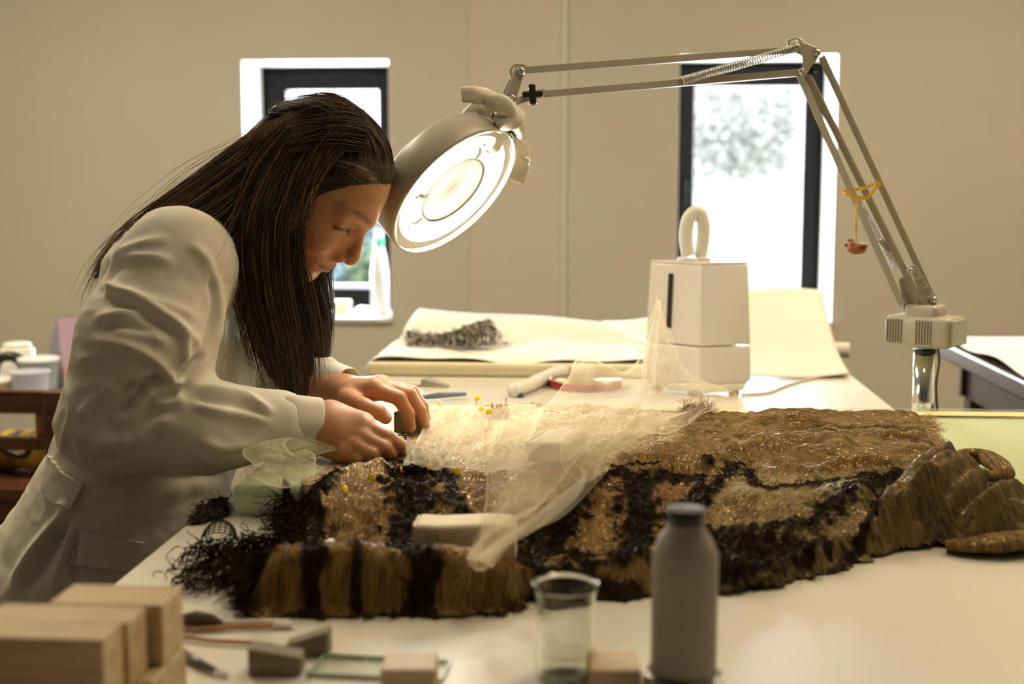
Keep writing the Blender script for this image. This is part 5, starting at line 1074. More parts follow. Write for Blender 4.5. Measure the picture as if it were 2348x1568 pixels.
# second layer folded under it
tulle_sheet('veil_fold', zt([[(1240, 940, .085), (1350, 935, .095), (1480, 930, .09)], [(1190, 1040, .085), (1260, 1045, .11), (1330, 1050, .10)], [(1150, 1130, .085), (1200, 1140, .10), (1260, 1130, .09)], [(1112, 1230, .075), (1130, 1235, .08), (1160, 1222, .075)], [(1092, 1285, .050), (1098, 1288, .052), (1110, 1280, .050)]]), tul, UO, 5, 60, 100, .009, 14, .16)
tulle_sheet('veil_fold', zt([[(1380, 930, .085), (1440, 932, .095), (1520, 932, .09)], [(1330, 985, .095), (1400, 990, .11), (1500, 975, .09)], [(1290, 1050, .095), (1350, 1050, .10), (1420, 1030, .085)], [(1330, 1110, .075), (1360, 1100, .08), (1395, 1075, .075)]]), tul, UO, 15, 60, 80, .009, 14, .17)
# crumpled rear part with the two standing peaks
tulle_sheet('veil_rear', yt([[(1240, 932, 1.99), (1300, 945, 1.93), (1400, 945, 1.91), (1500, 940, 1.93), (1590, 935, 1.97), (1640, 930, 2.0)], [(1280, 885, 2.03), (1335, 880, 1.98), (1420, 885, 1.97), (1490, 870, 1.99), (1550, 885, 2.02), (1690, 898, 2.06)], [(1318, 840, 2.07), (1352, 835, 2.03), (1440, 868, 2.03), (1482, 800, 2.05), (1532, 815, 2.07), (1600, 880, 2.09)], [(1338, 826, 2.10), (1348, 828, 2.10), (1450, 862, 2.10), (1500, 702, 2.11), (1512, 692, 2.11), (1560, 850, 2.12)]]), tul, UO, 7, 90, 70, .006, 20, .17, hem=(1, 1, 0, 1))
tulle_sheet('veil_spike', yt([[(1470, 900, 1.98), (1510, 905, 1.97), (1545, 880, 1.99)], [(1478, 820, 2.02), (1512, 815, 2.01), (1548, 830, 2.03)], [(1497, 740, 2.05), (1512, 735, 2.05), (1525, 760, 2.06)], [(1508, 690, 2.07), (1512, 690, 2.07), (1516, 695, 2.07)]]), tul, UO, 9, 30, 40, .003, 18, .22)
# flat spread to the left, tucked under the fingers
tulle_sheet('veil_spread', zt([[(990, 935, z0), (1080, 930, z0), (1250, 930, z0+.01)], [(960, 1000, z0-.002), (1060, 1000, z0), (1220, 1000, z0+.01)], [(935, 1045, z0), (1040, 1050, z0+.004), (1200, 1055, z0+.012)], [(928, 1068, z0-.004), (1010, 1072, z0), (1115, 1078, z0+.008)]]), tul, UO, 11, 70, 60, .003, 26, .22)
tulle_sheet('pinched_edge', zt([[(930, 1005, z0+.035), (945, 1012, z0+.03), (1000, 1028, z0+.008)], [(927, 1030, z0+.025), (950, 1035, z0+.018), (1010, 1048, z0+.004)], [(925, 1062, z0+.004), (955, 1066, z0+.002), (1015, 1068, z0)]]), tul, UO, 13, 40, 40, .004, 20, .36)
# wide low part towards the humidifier
tulle_sheet('veil_tail', yt([[(1400, 1035, 1.80), (1480, 1010, 1.83), (1560, 985, 1.86), (1610, 945, 1.93)], [(1450, 960, 1.95), (1520, 935, 1.98), (1610, 915, 2.03), (1722, 893, 2.10)], [(1490, 905, 2.08), (1540, 880, 2.11), (1620, 880, 2.14), (1728, 886, 2.16)]]), tul, UO, 17, 60, 50, .006, 16, .15)
# separate strip looped over the corner of the slab by the sleeve
SO = np.array(tab(630, 1090, SZ)); strip = tag(empty('tulle_strip', SO), 'sheer tulle strip curled in a loop over the slab corner by the sleeve', 'tulle')
lp_ = lambda dx, dy: [at(690+dx, 1125+dy, 1.56), at(640+dx, 1090+dy, 1.545), at(585+dx, 1068+dy, 1.535), at(556+dx, 1045+dy, 1.545), at(568+dx, 1027+dy, 1.565), at(610+dx, 1024+dy, 1.585), at(660+dx, 1040+dy, 1.60), at(712+dx, 1050+dy, 1.615)]
tulle_sheet('strip_loop', [lp_(0, 0), [q+np.array([.014, .022, .002]) for q in lp_(10, -4)], [q+np.array([.030, .045, .0]) for q in lp_(22, -4)]], strip, SO, 19, 90, 24, .002, 18, .20, zfloor=False)
tulle_sheet('strip_tail', zt([[(560, 1075, SZ+.006), (600, 1050, SZ+.020), (720, 1035, SZ+.025)], [(570, 1092, SZ+.006), (640, 1085, SZ+.024), (725, 1060, SZ+.03)], [(640, 1110, SZ+.006), (690, 1110, SZ+.015), (720, 1100, SZ+.02)]]), strip, SO, 21, 50, 40, .004, 20, .16)
# ================================================================== OBJECTS ON THE TABLE
M_blockc = mat('cream_padded_block', (.74, .64, .46), .8, noise=.06, nscale=20, bump=.2, bscale=300)
def blk(name, c, s, rz, m, label, cat, bev=.004, group=None, tilt=None):
    o = box(name, (0, 0, s[2]/2), s, m, None, bev); o.location = tuple(c); o.rotation_euler = (0, 0, rz) if tilt is None else tilt; tag(o, label, cat, group); return o
# block weighing down the tulle tip (on the near part of the costume)
c = tab(1068, 1290, .016); c[2] = TZ+.022
def padded(name, c, s, rz, label, m=M_blockc):
    e = tag(empty(name, c, rz), label, 'block'); bm = box_bm((0, 0, s[2]/2), s); bmesh.ops.subdivide_edges(bm, edges=list(bm.edges), cuts=3, use_grid_fill=True)
    for v in bm.verts: v.co += Vector((0, 0, 0.0015*math.sin(v.co.x*60)))*(v.co.z > s[2]*.9)
    o = bm_obj('block_core', bm, m, e, True); md = o.modifiers.new('round', 'BEVEL'); md.width = .005; md.segments = 3; md.limit_method = 'ANGLE'
    for sg in (-1, 1):   # folded paper ends
        box('folded_end', (sg*(s[0]/2+.0008), 0, s[2]*.5), (.0024, s[1]*.9, s[2]*.92), m, e, .001)
    return e
padded('wrapped_block', c, (.100, .050, .040), math.radians(1), 'cream wrapped block holding down the pointed tip of the tulle')
c = tab(1272, 1058, SZ+.012); c[2] = TZ+SZ+.014; padded('wrapped_block', c+np.array([.0, .03, 0]), (.052, .10, .026), math.radians(-14), 'cream wrapped block showing through the tulle veil')
c = tab(930, 1002, SZ+.006); c[2] = TZ+SZ+.0045; padded('wrapped_block', c+np.array([.002, .046, 0]), (.036, .045, .033), math.radians(-12), 'small buff block standing under the fingers', mat('buff_block', (.46, .36, .22), .8, noise=.1, nscale=40))
# ---------------- pins
M_pinh = mat('yellow_pin_head', (.90, .66, .03), .35); M_pinm = mat('pin_wire', (.25, .22, .18), .3, 1.0); M_pinb = mat('black_pin_head', (.01, .01, .01), .3)
def pin(hx_, hy_, bx_, by_, z, label, yaw=0.0, r=.0050, black=False):
    b = tab(bx_, by_, z); on = zat(b[0], b[1]); b[2] = max(on-.004, TZ+SZ*.5); k = (np.linalg.norm(b-CAM))
    h = b + RT*(hx_-bx_)*k/FPX*1.0 - UP*(hy_-by_)*k/FPX*1.0; e = tag(empty('pin', b), label, 'pin', 'pins stuck in the costume')
    tube('shaft', [(0, 0, 0), tuple(h-b)], .00045, M_pinm, e, 5)
    n = np.array([math.sin(yaw), -math.cos(yaw), .25]); 
    if black: lathe('head', [(0, -.0012), (.0008, -.0009), (.0012, 0), (.0008, .0009), (0, .0012)], M_pinb, e, 10, tuple(h-b))
    else: lathe('head', [(0, -.0009), (r*.8, -.0009), (r, -.0004), (r, .0004), (r*.8, .0009), (0, .0009)], M_pinh, e, 18, tuple(h-b), basis(n))
    return e
zs = SZ+.015
for a in [(1094, 901, 1090, 927, 'round yellow-headed pin standing by the far edge, behind the tan tuft', .2), (1104, 921, 1128, 950, 'yellow-headed pin leaning towards the tan tuft', .6), (1121, 931, 1121, 966, 'round yellow-headed pin standing in front of the tan tuft', .1),
          (919, 990, 935, 1012, 'yellow-headed pin at the knuckle of the near hand', .3), (1116, 1003, 1112, 1030, 'yellow-headed pin veiled by the edge of the tulle', .4), (852, 1075, 850, 1092, 'yellow-headed pin under the near fist, above the dark tuft', .3),
          (922, 1066, 922, 1076, 'yellow-headed pin lying almost flat near the pinched tulle', 1.35), (982, 1058, 980, 1076, 'yellow-headed pin seen edge-on above the wide dark band', 1.3), (1048, 1054, 1050, 1078, 'yellow-headed pin at the hem of the spread tulle', .5), (791, 1088, 788, 1112, 'yellow-headed pin with a bent shaft near the slab corner', 1.1),
          (1357, 1050, 1352, 1068, 'yellow-headed pin under the tulle, beside the dark seam', .2), (1007, 901, 1018, 925, 'pale yellow pin leaning behind the fingertips', 1.4)]: pin(a[0], a[1], a[2], a[3], zs, a[4], a[5])
for a in [(1118, 920, 1132, 952, 'thin black-headed pin crossing the yellow pins'), (1160, 903, 1158, 930, 'thin black-headed pin beside the tan tuft'), (964, 1038, 960, 1066, 'thin black-headed pin in the pinched tulle'), (1114, 967, 1110, 990, 'thin black-headed pin low in the pale cloth')]: pin(a[0], a[1], a[2], a[3], zs, a[4], black=True)
tuft = pick((np.hypot(XY[:, 0]-tab(1145, 945, zs)[0], XY[:, 1]-tab(1145, 945, zs)[1]) < .013).astype(float)+1e-12, 260, 31); curls('tan_tuft', tuft+np.array([0, 0, .004]), .022, .0006, [np.array([.30, .19, .08]), np.array([.45, .33, .18])], 87, cos, CO, flat=1.6)
tuft = pick((np.hypot((XY[:, 0]-tab(1600, 945, zs)[0])*.6, XY[:, 1]-tab(1600, 945, zs)[1]) < .014).astype(float)+1e-12, 420, 32); curls('tan_tuft', tuft+np.array([0, 0, .006]), .026, .0006, GDC, 88, cos, CO, flat=1.5)
# ---------------- behind the costume
M_blue = mat('blue_lacquer', (.03, .10, .20), .25); M_grey_b = mat('grey_blue_handle', (.16, .22, .30), .3)
b0, b1 = tab(968, 917, .004), tab(1068, 909, .004); bo_ = tag(empty('paintbrush', b0), 'grey-blue paintbrush handle lying behind the fingertips', 'brush')
dr = b1-b0; tube('handle', [(0, 0, .005), tuple(dr*.35+np.array([0, 0, .006])), tuple(dr+np.array([0, 0, .005]))], [.0045, .0058, .0040], M_grey_b, bo_, 12); tube('ferrule', [tuple(-dr*.14+np.array([0, 0, .005])), (0, 0, .005)], [.0040, .0046], M_blue, bo_, 12)
M_wedge = mat('grey_clay', (.42, .38, .31), .8, noise=.15, nscale=60)
for i, (x0, y0, x1, y1, lab) in enumerate([(918, 892, 972, 884, 'flat grey spatula lying beyond the hands'), (975, 884, 1026, 888, 'grey clay wedge lying beyond the hands')]):
    a, b = tab(x0, y0), tab(x1, y1); w = .012 if i == 0 else .020; hgt = .006 if i == 0 else .015; d = b-a; s = np.array([-d[1], d[0], 0]); s = s/np.linalg.norm(s)*w
    V8 = [a-s, b-s*.5, b+s*.5, a+s, a-s*.8+[0, 0, hgt], b-s*.3+[0, 0, hgt*.3], b+s*.3+[0, 0, hgt*.3], a+s*.8+[0, 0, hgt]]; o_ = (a+b)/2; o_[2] = TZ
    o = pydata('clay_wedge' if i else 'spatula', [v-o_ for v in V8], [(3, 2, 1, 0), (4, 5, 6, 7), (0, 1, 5, 4), (1, 2, 6, 5), (2, 3, 7, 6), (3, 0, 4, 7)], M_wedge); o.location = tuple(o_+np.array([0, 0, .0005])); tag(o, lab, 'wedge' if i else 'spatula')
# tin lid, red outside, yellow inside
tc_ = tab(1343, 887, .0); M_red = mat('red_enamel', (.42, .02, .018), .3); M_gld = mat('gold_lacquer', (.34, .25, .08), .35, .6)
tin = tag(empty('tin_lid', tc_), 'shallow round red tin with gold inside behind the tulle', 'tin'); R_ = .072
lathe('outer_wall', [(0, 0), (R_-.003, 0), (R_, .003), (R_, .014), (R_+.001, .016), (R_-.0005, .016), (R_-.002, .014), (R_-.002, .003), (0, .002)], M_red, tin, 56); lathe('inner_lacquer', [(0, .0026), (R_-.004, .0026), (R_-.0026, .005), (R_-.0026, .0155)], M_gld, tin, 56)
# corrugated hose end lying on the table
M_hose = mat('white_hose_plastic', (.80, .77, .70), .4)
def hose(name, pts, r, m, par, ribs=60, n=18):
    C = resample(np.array(pts), ribs*4); rr = r*(1+.035*np.cos(np.arange(ribs*4)*math.pi/2)); return tube(name, C, rr, m, par, n)
ho_ = tab(1240, 885); hs_ = tag(empty('hose', ho_), 'white flexible hose lying beside the red tin', 'hose'); 
hose('tube', [tab(1175, 896, .013)-ho_, tab(1210, 884, .014)-ho_, tab(1245, 868, .014)-ho_, tab(1285, 852, .014)-ho_, tab(1330, 846, .014)-ho_], .013, M_hose, hs_)
tube('mouthpiece', [tab(1190, 905, .004)-ho_, tab(1198, 907, .004)-ho_], .0045, M_blue, hs_, 10)
# ---------------- humidifier
hc0 = tab(1604, 900); hu_o = hc0.copy(); yawh = math.radians(-33)
hum = tag(empty('humidifier', hu_o, 0), 'white box humidifier with an arched hose on top', 'humidifier')
M_hw = mat('white_gloss_plastic', (.78, .74, .68), .18); M_hw2 = mat('white_base_plastic', (.76, .72, .66), .2); M_dark = mat('smoked_gauge', (.03, .03, .035), .15)
# front arris, left and right corners measured at the foot and the top: a slightly tapering square tower
kf = 1/ (FPX/ (hc0[1]+.0))
e_front = np.array(tab(1604, 912)); ux = np.array([math.cos(math.radians(20)), math.sin(math.radians(20)), 0]); uy = np.array([-math.sin(math.radians(20))-.9, math.cos(math.radians(20)), 0]); 
ux = np.array([.93, .36, 0]); ux /= np.linalg.norm(ux); uy = np.array([-.80, .60, 0]); uy /= np.linalg.norm(uy)
Yc = e_front[1]
def zpix(py, Y): return at(1628, py, Y)[2]-TZ
hz = [zpix(905, Yc), zpix(888, Yc), zpix(795, Yc), zpix(600, Yc)]
def tower(zlo, zhi, slo, shi, name, m, bev=.006, inset=0.0):
    """slab of the tower: ux face to the right, uy face to the left"""
    a, b = .105, .126; V = []
    for z, s in ((zlo, slo), (zhi, shi)):
        cx = ux*a*.5+uy*b*.5
        for du, dv in ((0, 0), (1, 0), (1, 1), (0, 1)): p = e_front + cx + (ux*a*(du-.5)+uy*b*(dv-.5))*s; V.append((p[0]-hu_o[0], p[1]-hu_o[1], z))
    bm = bmesh.new(); v = [bm.verts.new(q) for q in V]
    for f in ((3, 2, 1, 0), (4, 5, 6, 7), (0, 1, 5, 4), (1, 2, 6, 5), (2, 3, 7, 6), (3, 0, 4, 7)): bm.faces.new([v[i] for i in f])
    return bm_obj(name, bm, m, hum, True, bev, 3)
hz0, hz1, hz2 = .006, .096, .251
tower(hz0, .030, .90, 1.03, 'foot_band', M_hw2, .008); tower(.026, hz1, 1.03, 1.015, 'base_unit', M_hw2, .004); tower(hz1+.0015, hz2, 1.012, .935, 'water_tank', M_hw, .004); tower(hz2, hz2+.004, .92, .91, 'top_plate', M_hw2, .0015)
fpos = [e_front+ux*.012+uy*.02, e_front+ux*.09+uy*.02, e_front+ux*.012+uy*.11, e_front+ux*.09+uy*.11]
for p in fpos: lathe('foot', [(0, 0), (.010, 0), (.011, .010), (0, .010)], mat('grey_rubber', (.10, .10, .10), .7), hum, 14, (p[0]-hu_o[0], p[1]-hu_o[1], 0))
nl = np.cross(np.array([0, 0, 1]), uy); nl = nl if nl[1] < 0 else -nl
def onleft(t, z, out=.001):
    s = np.interp(z, [.026, hz1, hz2], [1.03, 1.0135, .935]); p = e_front + ux*.105*.5*(1-s)+uy*.126*(.5+(t-.5)*s) + nl*out; return np.array([p[0]-hu_o[0], p[1]-hu_o[1], z])
def strip(name, t, z0, z1, w, out, m):
    a, b = onleft(t, z0, out), onleft(t, z1, out); return bar(name, a, b, w, .004, m, hum, hint=nl, bevel=.0012)
strip('gauge', .57, .128, .232, .011, .0005, M_dark)
kn = onleft(.58, .058, .0); lathe('knob', [(0, .012), (.010, .012), (.0125, .009), (.0135, .0), (.0175, -.002), (.0175, -.005), (0, -.005)], M_hw, hum, 30, tuple(kn), basis(nl))
tb_ = at(1575, 590, Yc+.07); tq = [at(1578, 585, Yc+.05), at(1573, 545, Yc+.05), at(1578, 505, Yc+.05), at(1592, 487, Yc+.055), at(1606, 492, Yc+.06), at(1613, 525, Yc+.065), at(1606, 588, Yc+.07)]
hose('hose_arch', [q-hu_o for q in tq], .0128, M_hose, hum, 46, 20)
for q in (tq[0], tq[-1]): lathe('hose_socket', [(0, 0), (.021, 0), (.0195, .009), (0, .009)], M_hw2, hum, 24, (q[0]-hu_o[0], q[1]-hu_o[1], hz2+.003))
# power cable
kc = [tab(1700, 905, .003), tab(1760, 900, .003), tab(1800, 885, .003), tab(1850, 870, .003), tab(1900, 862, .003), tab(1945, 857, .003)]; co_ = kc[0].copy(); co_[2] = TZ
cb = tag(tube('power_cable', [q-co_ for q in catmull(kc, 6)], .0028, mat('cream_cable', (.66, .60, .48), .5)), 'cream power cable trailing from the humidifier to the table edge', 'cable'); cb.location = tuple(co_)
# ---------------- near the camera
M_wood = mat('pale_pine', (.60, .45, .27), .6, color2=(.40, .26, .125), nscale=9, stretch=(1.2, 9, 14), bump=.1, bscale=60); M_wood2 = mat('beige_beech', (.58, .44, .28), .55, color2=(.52, .38, .23), nscale=12, stretch=(2, 14, 14)); M_gstone = mat('grey_brown_wood', (.25, .20, .13), .75, color2=(.17, .14, .09), nscale=14, stretch=(2, 10, 10))
def px_block(name, fl, fr, ztop_px, depth, label, m, rz=0.0, group=None, zb=0.0, lift=0.0, bev=.0025):
    """block whose front-bottom edge runs from pixel fl to fr on the table (or on zb)"""
    a, b = tab(*fl, zb), tab(*fr, zb); d = b-a; L = np.linalg.norm(d); th = math.atan2(d[1], d[0]); h = ztop_px; mid = (a+b)/2; n = np.array([-math.sin(th), math.cos(th), 0]); c = mid+n*depth/2; c[2] = TZ+zb
    o = box(name, (0, 0, h/2), (L, depth, h), m, None, bev); o.location = tuple(c); o.rotation_euler = (0, 0, th); tag(o, label, 'block', group); return o
G_ = 'pine blocks in the near-left stack'
# two courses of pine blocks, ends towards the right
def pine(x0, x1, y0, y1, z0, h, label):
    o = box('pine_block', (0, 0, h/2), (x1-x0, y1-y0, h), M_wood, None, .0018); o.location = ((x0+x1)/2, (y0+y1)/2, TZ+z0); tag(o, label, 'block', G_)
    for k in range(1): pass
    return o
q1 = at(235, 1467, .862); q2 = at(293, 1428, .905); q3 = at(371, 1388, .950); HB = .034
for q, y0, y1, L_, lab in ((q1, .862, .900, .15, 'pine block nearest the camera on top of the near-left stack'), (q2, .905, .944, .112, 'middle pine block on top of the near-left stack'), (q3, .950, 1.000, .090, 'rear pine block on top of the near-left stack')):
    pine(q[0]-L_, q[0], y0, y1, HB, q[2]-TZ-HB, lab)
pine(q1[0]-.15, q1[0]+.010, .866, .915, 0, HB-.0004, 'pine block at the front of the lower course of the stack')
pine(q2[0]-.11, q3[0]+.002, .918, .998, 0, HB-.0004, 'pine block at the back of the lower course of the stack')
# wooden blocks by the glass plate and by the beaker
px_block('beech_block', (872, 1598), (1000, 1598), .022, .040, 'beige beech block lying across the glass plate', M_wood2, zb=.0042)
px_block('beech_block', (1352, 1592), (1470, 1592), .020, .045, 'beige beech block between the beaker and the grey bottle', M_wood2)
# weathered grey wedges
def wedge(name, P0, P1, w, h0, h1, label):
    a, b = tab(*P0), tab(*P1); d = (b-a)/np.linalg.norm(b-a); s = np.array([-d[1], d[0], 0])*w; o_ = (a+b)/2+s/2; V8 = [a, b, b+s, a+s, a+[0, 0, h0], b+[0, 0, h1], b+s*.9+[0, 0, h1], a+s*.9+[0, 0, h0]]
    bm = bmesh.new(); v = [bm.verts.new(tuple(q-o_)) for q in V8]
    for f in ((3, 2, 1, 0), (4, 5, 6, 7), (0, 1, 5, 4), (1, 2, 6, 5), (2, 3, 7, 6), (3, 0, 4, 7)): bm.faces.new([v[i] for i in f])
    o = bm_obj(name, bm, M_gstone, None, False, .002, 2); o.location = tuple(o_); tag(o, label, 'wedge'); return o
wedge('wooden_wedge', (568, 1552), (690, 1552), .026, .024, .016, 'grey weathered wooden wedge in front of its twin'); wedge('wooden_wedge', (652, 1506), (752, 1508), .022, .010, .023, 'grey weathered wooden wedge with its high end right, behind its twin')
# glass plate
M_gl = glass('green_edge_glass', (.965, .985, .965), .0, 1.5, thin=True); a, b, c_, d_ = tab(705, 1552), tab(1012, 1566), tab(1032, 1522), tab(745, 1508)
bm = bmesh.new(); o_ = (a+b+c_+d_)/4; vb = [bm.verts.new(tuple(q-o_)) for q in (a, b, c_, d_)]; f = bm.faces.new(vb); r = bmesh.ops.extrude_face_region(bm, geom=[f]); bmesh.ops.translate(bm, verts=[v for v in r['geom'] if isinstance(v, bmesh.types.BMVert)], vec=(0, 0, .004))
o = bm_obj('glass_plate', bm, M_gl); o.location = tuple(o_+np.array([0, 0, .0002])); tag(o, 'green-edged glass plate lying flat in front of the costume', 'glass plate'); gp_ = o
bm = bmesh.new()
for p_, q_ in ((a, b), (b, c_), (c_, d_), (d_, a)):
    m_ = (p_+q_)/2-o_; L_ = np.linalg.norm(q_-p_); box_bm(m_+np.array([0, 0, .002]), (L_+.001, .0009, .0038), Matrix.Rotation(math.atan2(q_[1]-p_[1], q_[0]-p_[0]), 3, 'Z'), bm)
bm_obj('edge', bm, mat('green_glass_edge', (.42, .56, .44), .25), gp_)
# beaker with a little water
M_bk = glass('beaker_glass', (.98, .985, .97), 0, 1.47); bk = tab(1296, 1552); Rk = .0245; Hk = .0800
be = tag(empty('beaker', bk), 'small glass beaker with water beside the grey bottle', 'beaker')
lathe('vessel', [(0, .0012), (Rk-.003, .0012), (Rk, .004), (Rk, Hk-.010), (Rk+.0015, Hk-.004), (Rk+.0036, Hk), (Rk+.0026, Hk+.0010), (Rk-.0002, Hk-.004), (Rk-.0016, Hk-.011), (Rk-.0016, .0055), (Rk-.004, .0032), (0, .0032)], M_bk, be, 56)
lathe('water', [(0, .0034), (Rk-.0042, .0034), (Rk-.0018, .0058), (Rk-.0018, .0215), (Rk-.003, .0208), (0, .0208)], glass('water', (.97, .98, .95), 0, 1.33, thin=True), be, 48)
# printed mark on the vessel
def decal(name, z, h, a0, a1, m):
    n = 8; V = []; 
    for i in range(n+1):
        t = a0+(a1-a0)*i/n
        for zz_ in (z, z+h): V.append(((Rk+.0003)*math.cos(t), (Rk+.0003)*math.sin(t), zz_))
    return pydata(name, V, [(2*i, 2*i+2, 2*i+3, 2*i+1) for i in range(n)], m, be)
M_dec = mat('white_print', (.85, .85, .80), .6, Alpha=.45)
for k in range(4): decal('printed_mark', .038+k*.0055, .0018, -2.3, -1.75-.12*(k % 2), M_dec)
# bottle
bt = tab(1566, 1588); Y_ = bt[1]; kz = lambda py: at(1566, py, Y_)[2]-TZ
M_bot = mat('grey_plastic', (.30, .26, .21), .55, noise=.05, nscale=20, bump=.15, bscale=300); RB = .0262
bo2 = tag(empty('bottle', bt), 'grey bottle with black neck ring standing near the camera', 'bottle')
zb_ = [kz(1575), kz(1265), kz(1215), kz(1200), kz(1165)]
lathe('body', [(0, 0), (RB*.95, 0), (RB, .004), (RB, zb_[1]-.004), (RB*.985, zb_[1]), (RB*.80, zb_[1]+.011), (RB*.60, zb_[2]+.001), (RB*.55, zb_[2]+.004), (RB*.55, zb_[3]+.001), (0, zb_[3]+.001)], M_bot, bo2, 48)
lathe('neck_ring', [(0, zb_[3]+.001), (RB*.54, zb_[3]+.001), (RB*.54, zb_[3]+.011), (0, zb_[3]+.011)], M_blk, bo2, 40)
lathe('cap', [(0, zb_[3]+.011), (RB*.61, zb_[3]+.011), (RB*.63, zb_[3]+.0125), (RB*.60, zb_[4]-.001), (RB*.52, zb_[4]), (0, zb_[4])], mat('grey_cap', (.06, .052, .045), .6), bo2, 40)
lathe('clear_stand', [(RB*1.03, 0), (RB*1.26, .001), (RB*1.30, .010), (RB*1.20, .016), (RB*1.05, .020), (RB*1.03, .018)], M_bk, bo2, 48, closed=True)
# pencils, sticks, scalpel
def stick(name, pts, r, m, label, cat, tip=None, zc=.0035):
    P = [tab(x, y, zc) for x, y in pts]; o_ = P[0].copy(); o_[2] = TZ; e = tag(empty(name, o_), label, cat); tube('shaft', [p-o_ for p in P], r, m, e, 10)
    if tip: 
        d = P[-1]-P[-2]; d /= np.linalg.norm(d); tube(tip[0], [P[-1]-o_, P[-1]-o_+d*tip[1]], tip[2], tip[3], e, 10)
    return e
M_or = mat('orange_wood', (.46, .20, .06), .5, noise=.1, nscale=40); M_bris = mat('dark_bristle', (.09, .065, .045), .8); M_wht = mat('white_cotton', (.82, .78, .70), .9)
stick('wooden_stick', [(400, 1446), (560, 1436), (625, 1434)], [.0022]*3, M_or, 'orange wooden stick lying nearest the rolled hem', 'stick', ('cotton_tip', .018, [.003, .0034], M_wht))
stick('wooden_stick', [(395, 1458), (500, 1470), (595, 1474)], [.0020]*3, M_or, 'orange wooden stick angled towards the grey wedges', 'stick', ('cotton_tip', .012, [.0030, .0024], M_wht))
stick('paintbrush', [(500, 1430), (600, 1426), (660, 1424)], [.0028, .003, .002], M_wht, 'white handled brush with a dark head by the stack of pine blocks', 'brush', None)
e = bpy.data.objects['paintbrush.001']; o_ = np.array(e.location); tube('bristles', [tab(408, 1422, .006)-o_, tab(450, 1418, .008)-o_, tab(485, 1422, .008)-o_, tab(508, 1430, .004)-o_], [.005, .0075, .006, .003], M_bris, e, 12)
e = stick('scalpel', [(396, 1484), (450, 1516), (490, 1535)], [.0042, .0040, .0030], mat('dark_steel', (.12, .12, .13), .35, .8), 'dark metal scalpel lying beside the stack of pine blocks', 'scalpel', None, .0045)
o_ = np.array(e.location); a, b = tab(486, 1533, .0045), tab(522, 1549, .002); bar('blade', a-o_, b-o_, .006, .0008, M_steel, e, hint=(0, 0, 1), bevel=.0002)
stick('cotton_swab', [(733, 1250), (762, 1241)], [.0032, .0032], M_wht, 'white cotton roll lying on the oval gold panel', 'swab', None, .036)

# scrap of dark lace at the table edge below the slab corner
lsc = tab(485, 1182); LP = np.array([tab(x, y)[:2] for x, y in [(428, 1204), (455, 1172), (500, 1152), (532, 1150), (538, 1186), (500, 1196), (465, 1206)]])
gx_, gy_ = np.meshgrid(np.arange(LP[:, 0].min()-.005, LP[:, 0].max()+.005, .003), np.arange(LP[:, 1].min()-.005, LP[:, 1].max()+.005, .003)); q_ = np.stack([gx_.ravel(), gy_.ravel()], 1); sd_l = poly_sd(q_, LP)+.004*vnoise(q_, 90, 3)
okl = (sd_l < 0).reshape(gx_.shape); il = np.arange(gx_.size).reshape(gx_.shape); fl_ = np.stack([il[:-1, :-1], il[:-1, 1:], il[1:, 1:], il[1:, :-1]], -1)[okl[:-1, :-1] & okl[1:, :-1] & okl[:-1, 1:] & okl[1:, 1:]]
ul = np.unique(fl_); ml = -np.ones(gx_.size, int); ml[ul] = np.arange(len(ul)); zl = TZ+.0025+.006*np.abs(vnoise(q_[ul], 40, 5))+.003*np.abs(vnoise(q_[ul], 130, 6))
ls_ = tag(empty('lace_scrap', lsc), 'scrap of dark lace at the table edge beside the slab corner', 'lace'); lv = np.column_stack([q_[ul], zl]); npmesh('lace_cloth', lv-lsc, ml[fl_], M_net, ls_)
r_ = np.random.default_rng(9); curls('lace_thread', lv[r_.integers(len(lv), size=260)]+np.array([0, 0, .001]), .014, .0005, DKC, 89, ls_, lsc, flat=.6)
# ================================================================== LEFT BACKGROUND
M_cher = mat('reddish_wood', (.115, .040, .016), .35, color2=(.07, .022, .009), nscale=6, stretch=(1, 1, 10), bump=.05, bscale=60); M_cher2 = mat('reddish_wood_light', (.42, .16, .04), .4, color2=(.34, .12, .03), nscale=8, stretch=(1, 1, 9))
Yh = 2.75; cz = lambda x, y, Y=Yh: at(x, y, Y)
tl_ = cz(-60, 893); tr_ = cz(150, 893); CHO = ((tl_[0]+tr_[0])/2-.10, Yh+.22, 0); chair = tag(empty('wooden_chair', CHO), 'reddish wooden chair with slatted back behind the person', 'chair')
def cb(name, x0, x1, y0, y1, z0, z1, m=M_cher, bev=.004): return wbox(name, x0, x1, y0, y1, z0, z1, m, chair, CHO, bev)
xr = tr_[0]; xl = xr-.44; zt_ = tl_[2]; zr = cz(0, 945)[2]; zm0, zm1 = cz(0, 1030)[2], cz(0, 1000)[2]; zs_ = cz(0, 1115)[2]
cb('post', xr-.045, xr, Yh-.02, Yh+.02, 0, zt_); cb('post', xl, xl+.045, Yh-.02, Yh+.02, 0, zt_)
cb('top_rail', xl+.045, xr-.045, Yh-.012, Yh+.012, zr, zt_); cb('back_slat', xl+.045, xr-.045, Yh-.010, Yh+.010, zm0, zm1, M_cher)
cb('seat', xl, xr, Yh-.02, Yh+.42, zs_-.03, zs_); cb('apron', xl+.04, xr-.04, Yh-.01, Yh+.01, zs_-.10, zs_-.03); cb('apron', xr-.03, xr-.01, Yh, Yh+.4, zs_-.10, zs_-.03); cb('stretcher', xl+.04, xr-.04, Yh-.008, Yh+.012, cz(0, 1205)[2]-.03, cz(0, 1180)[2])
for x in (xl+.022, xr-.022): cb('leg', x-.02, x+.02, Yh+.37, Yh+.41, 0, zs_-.03)
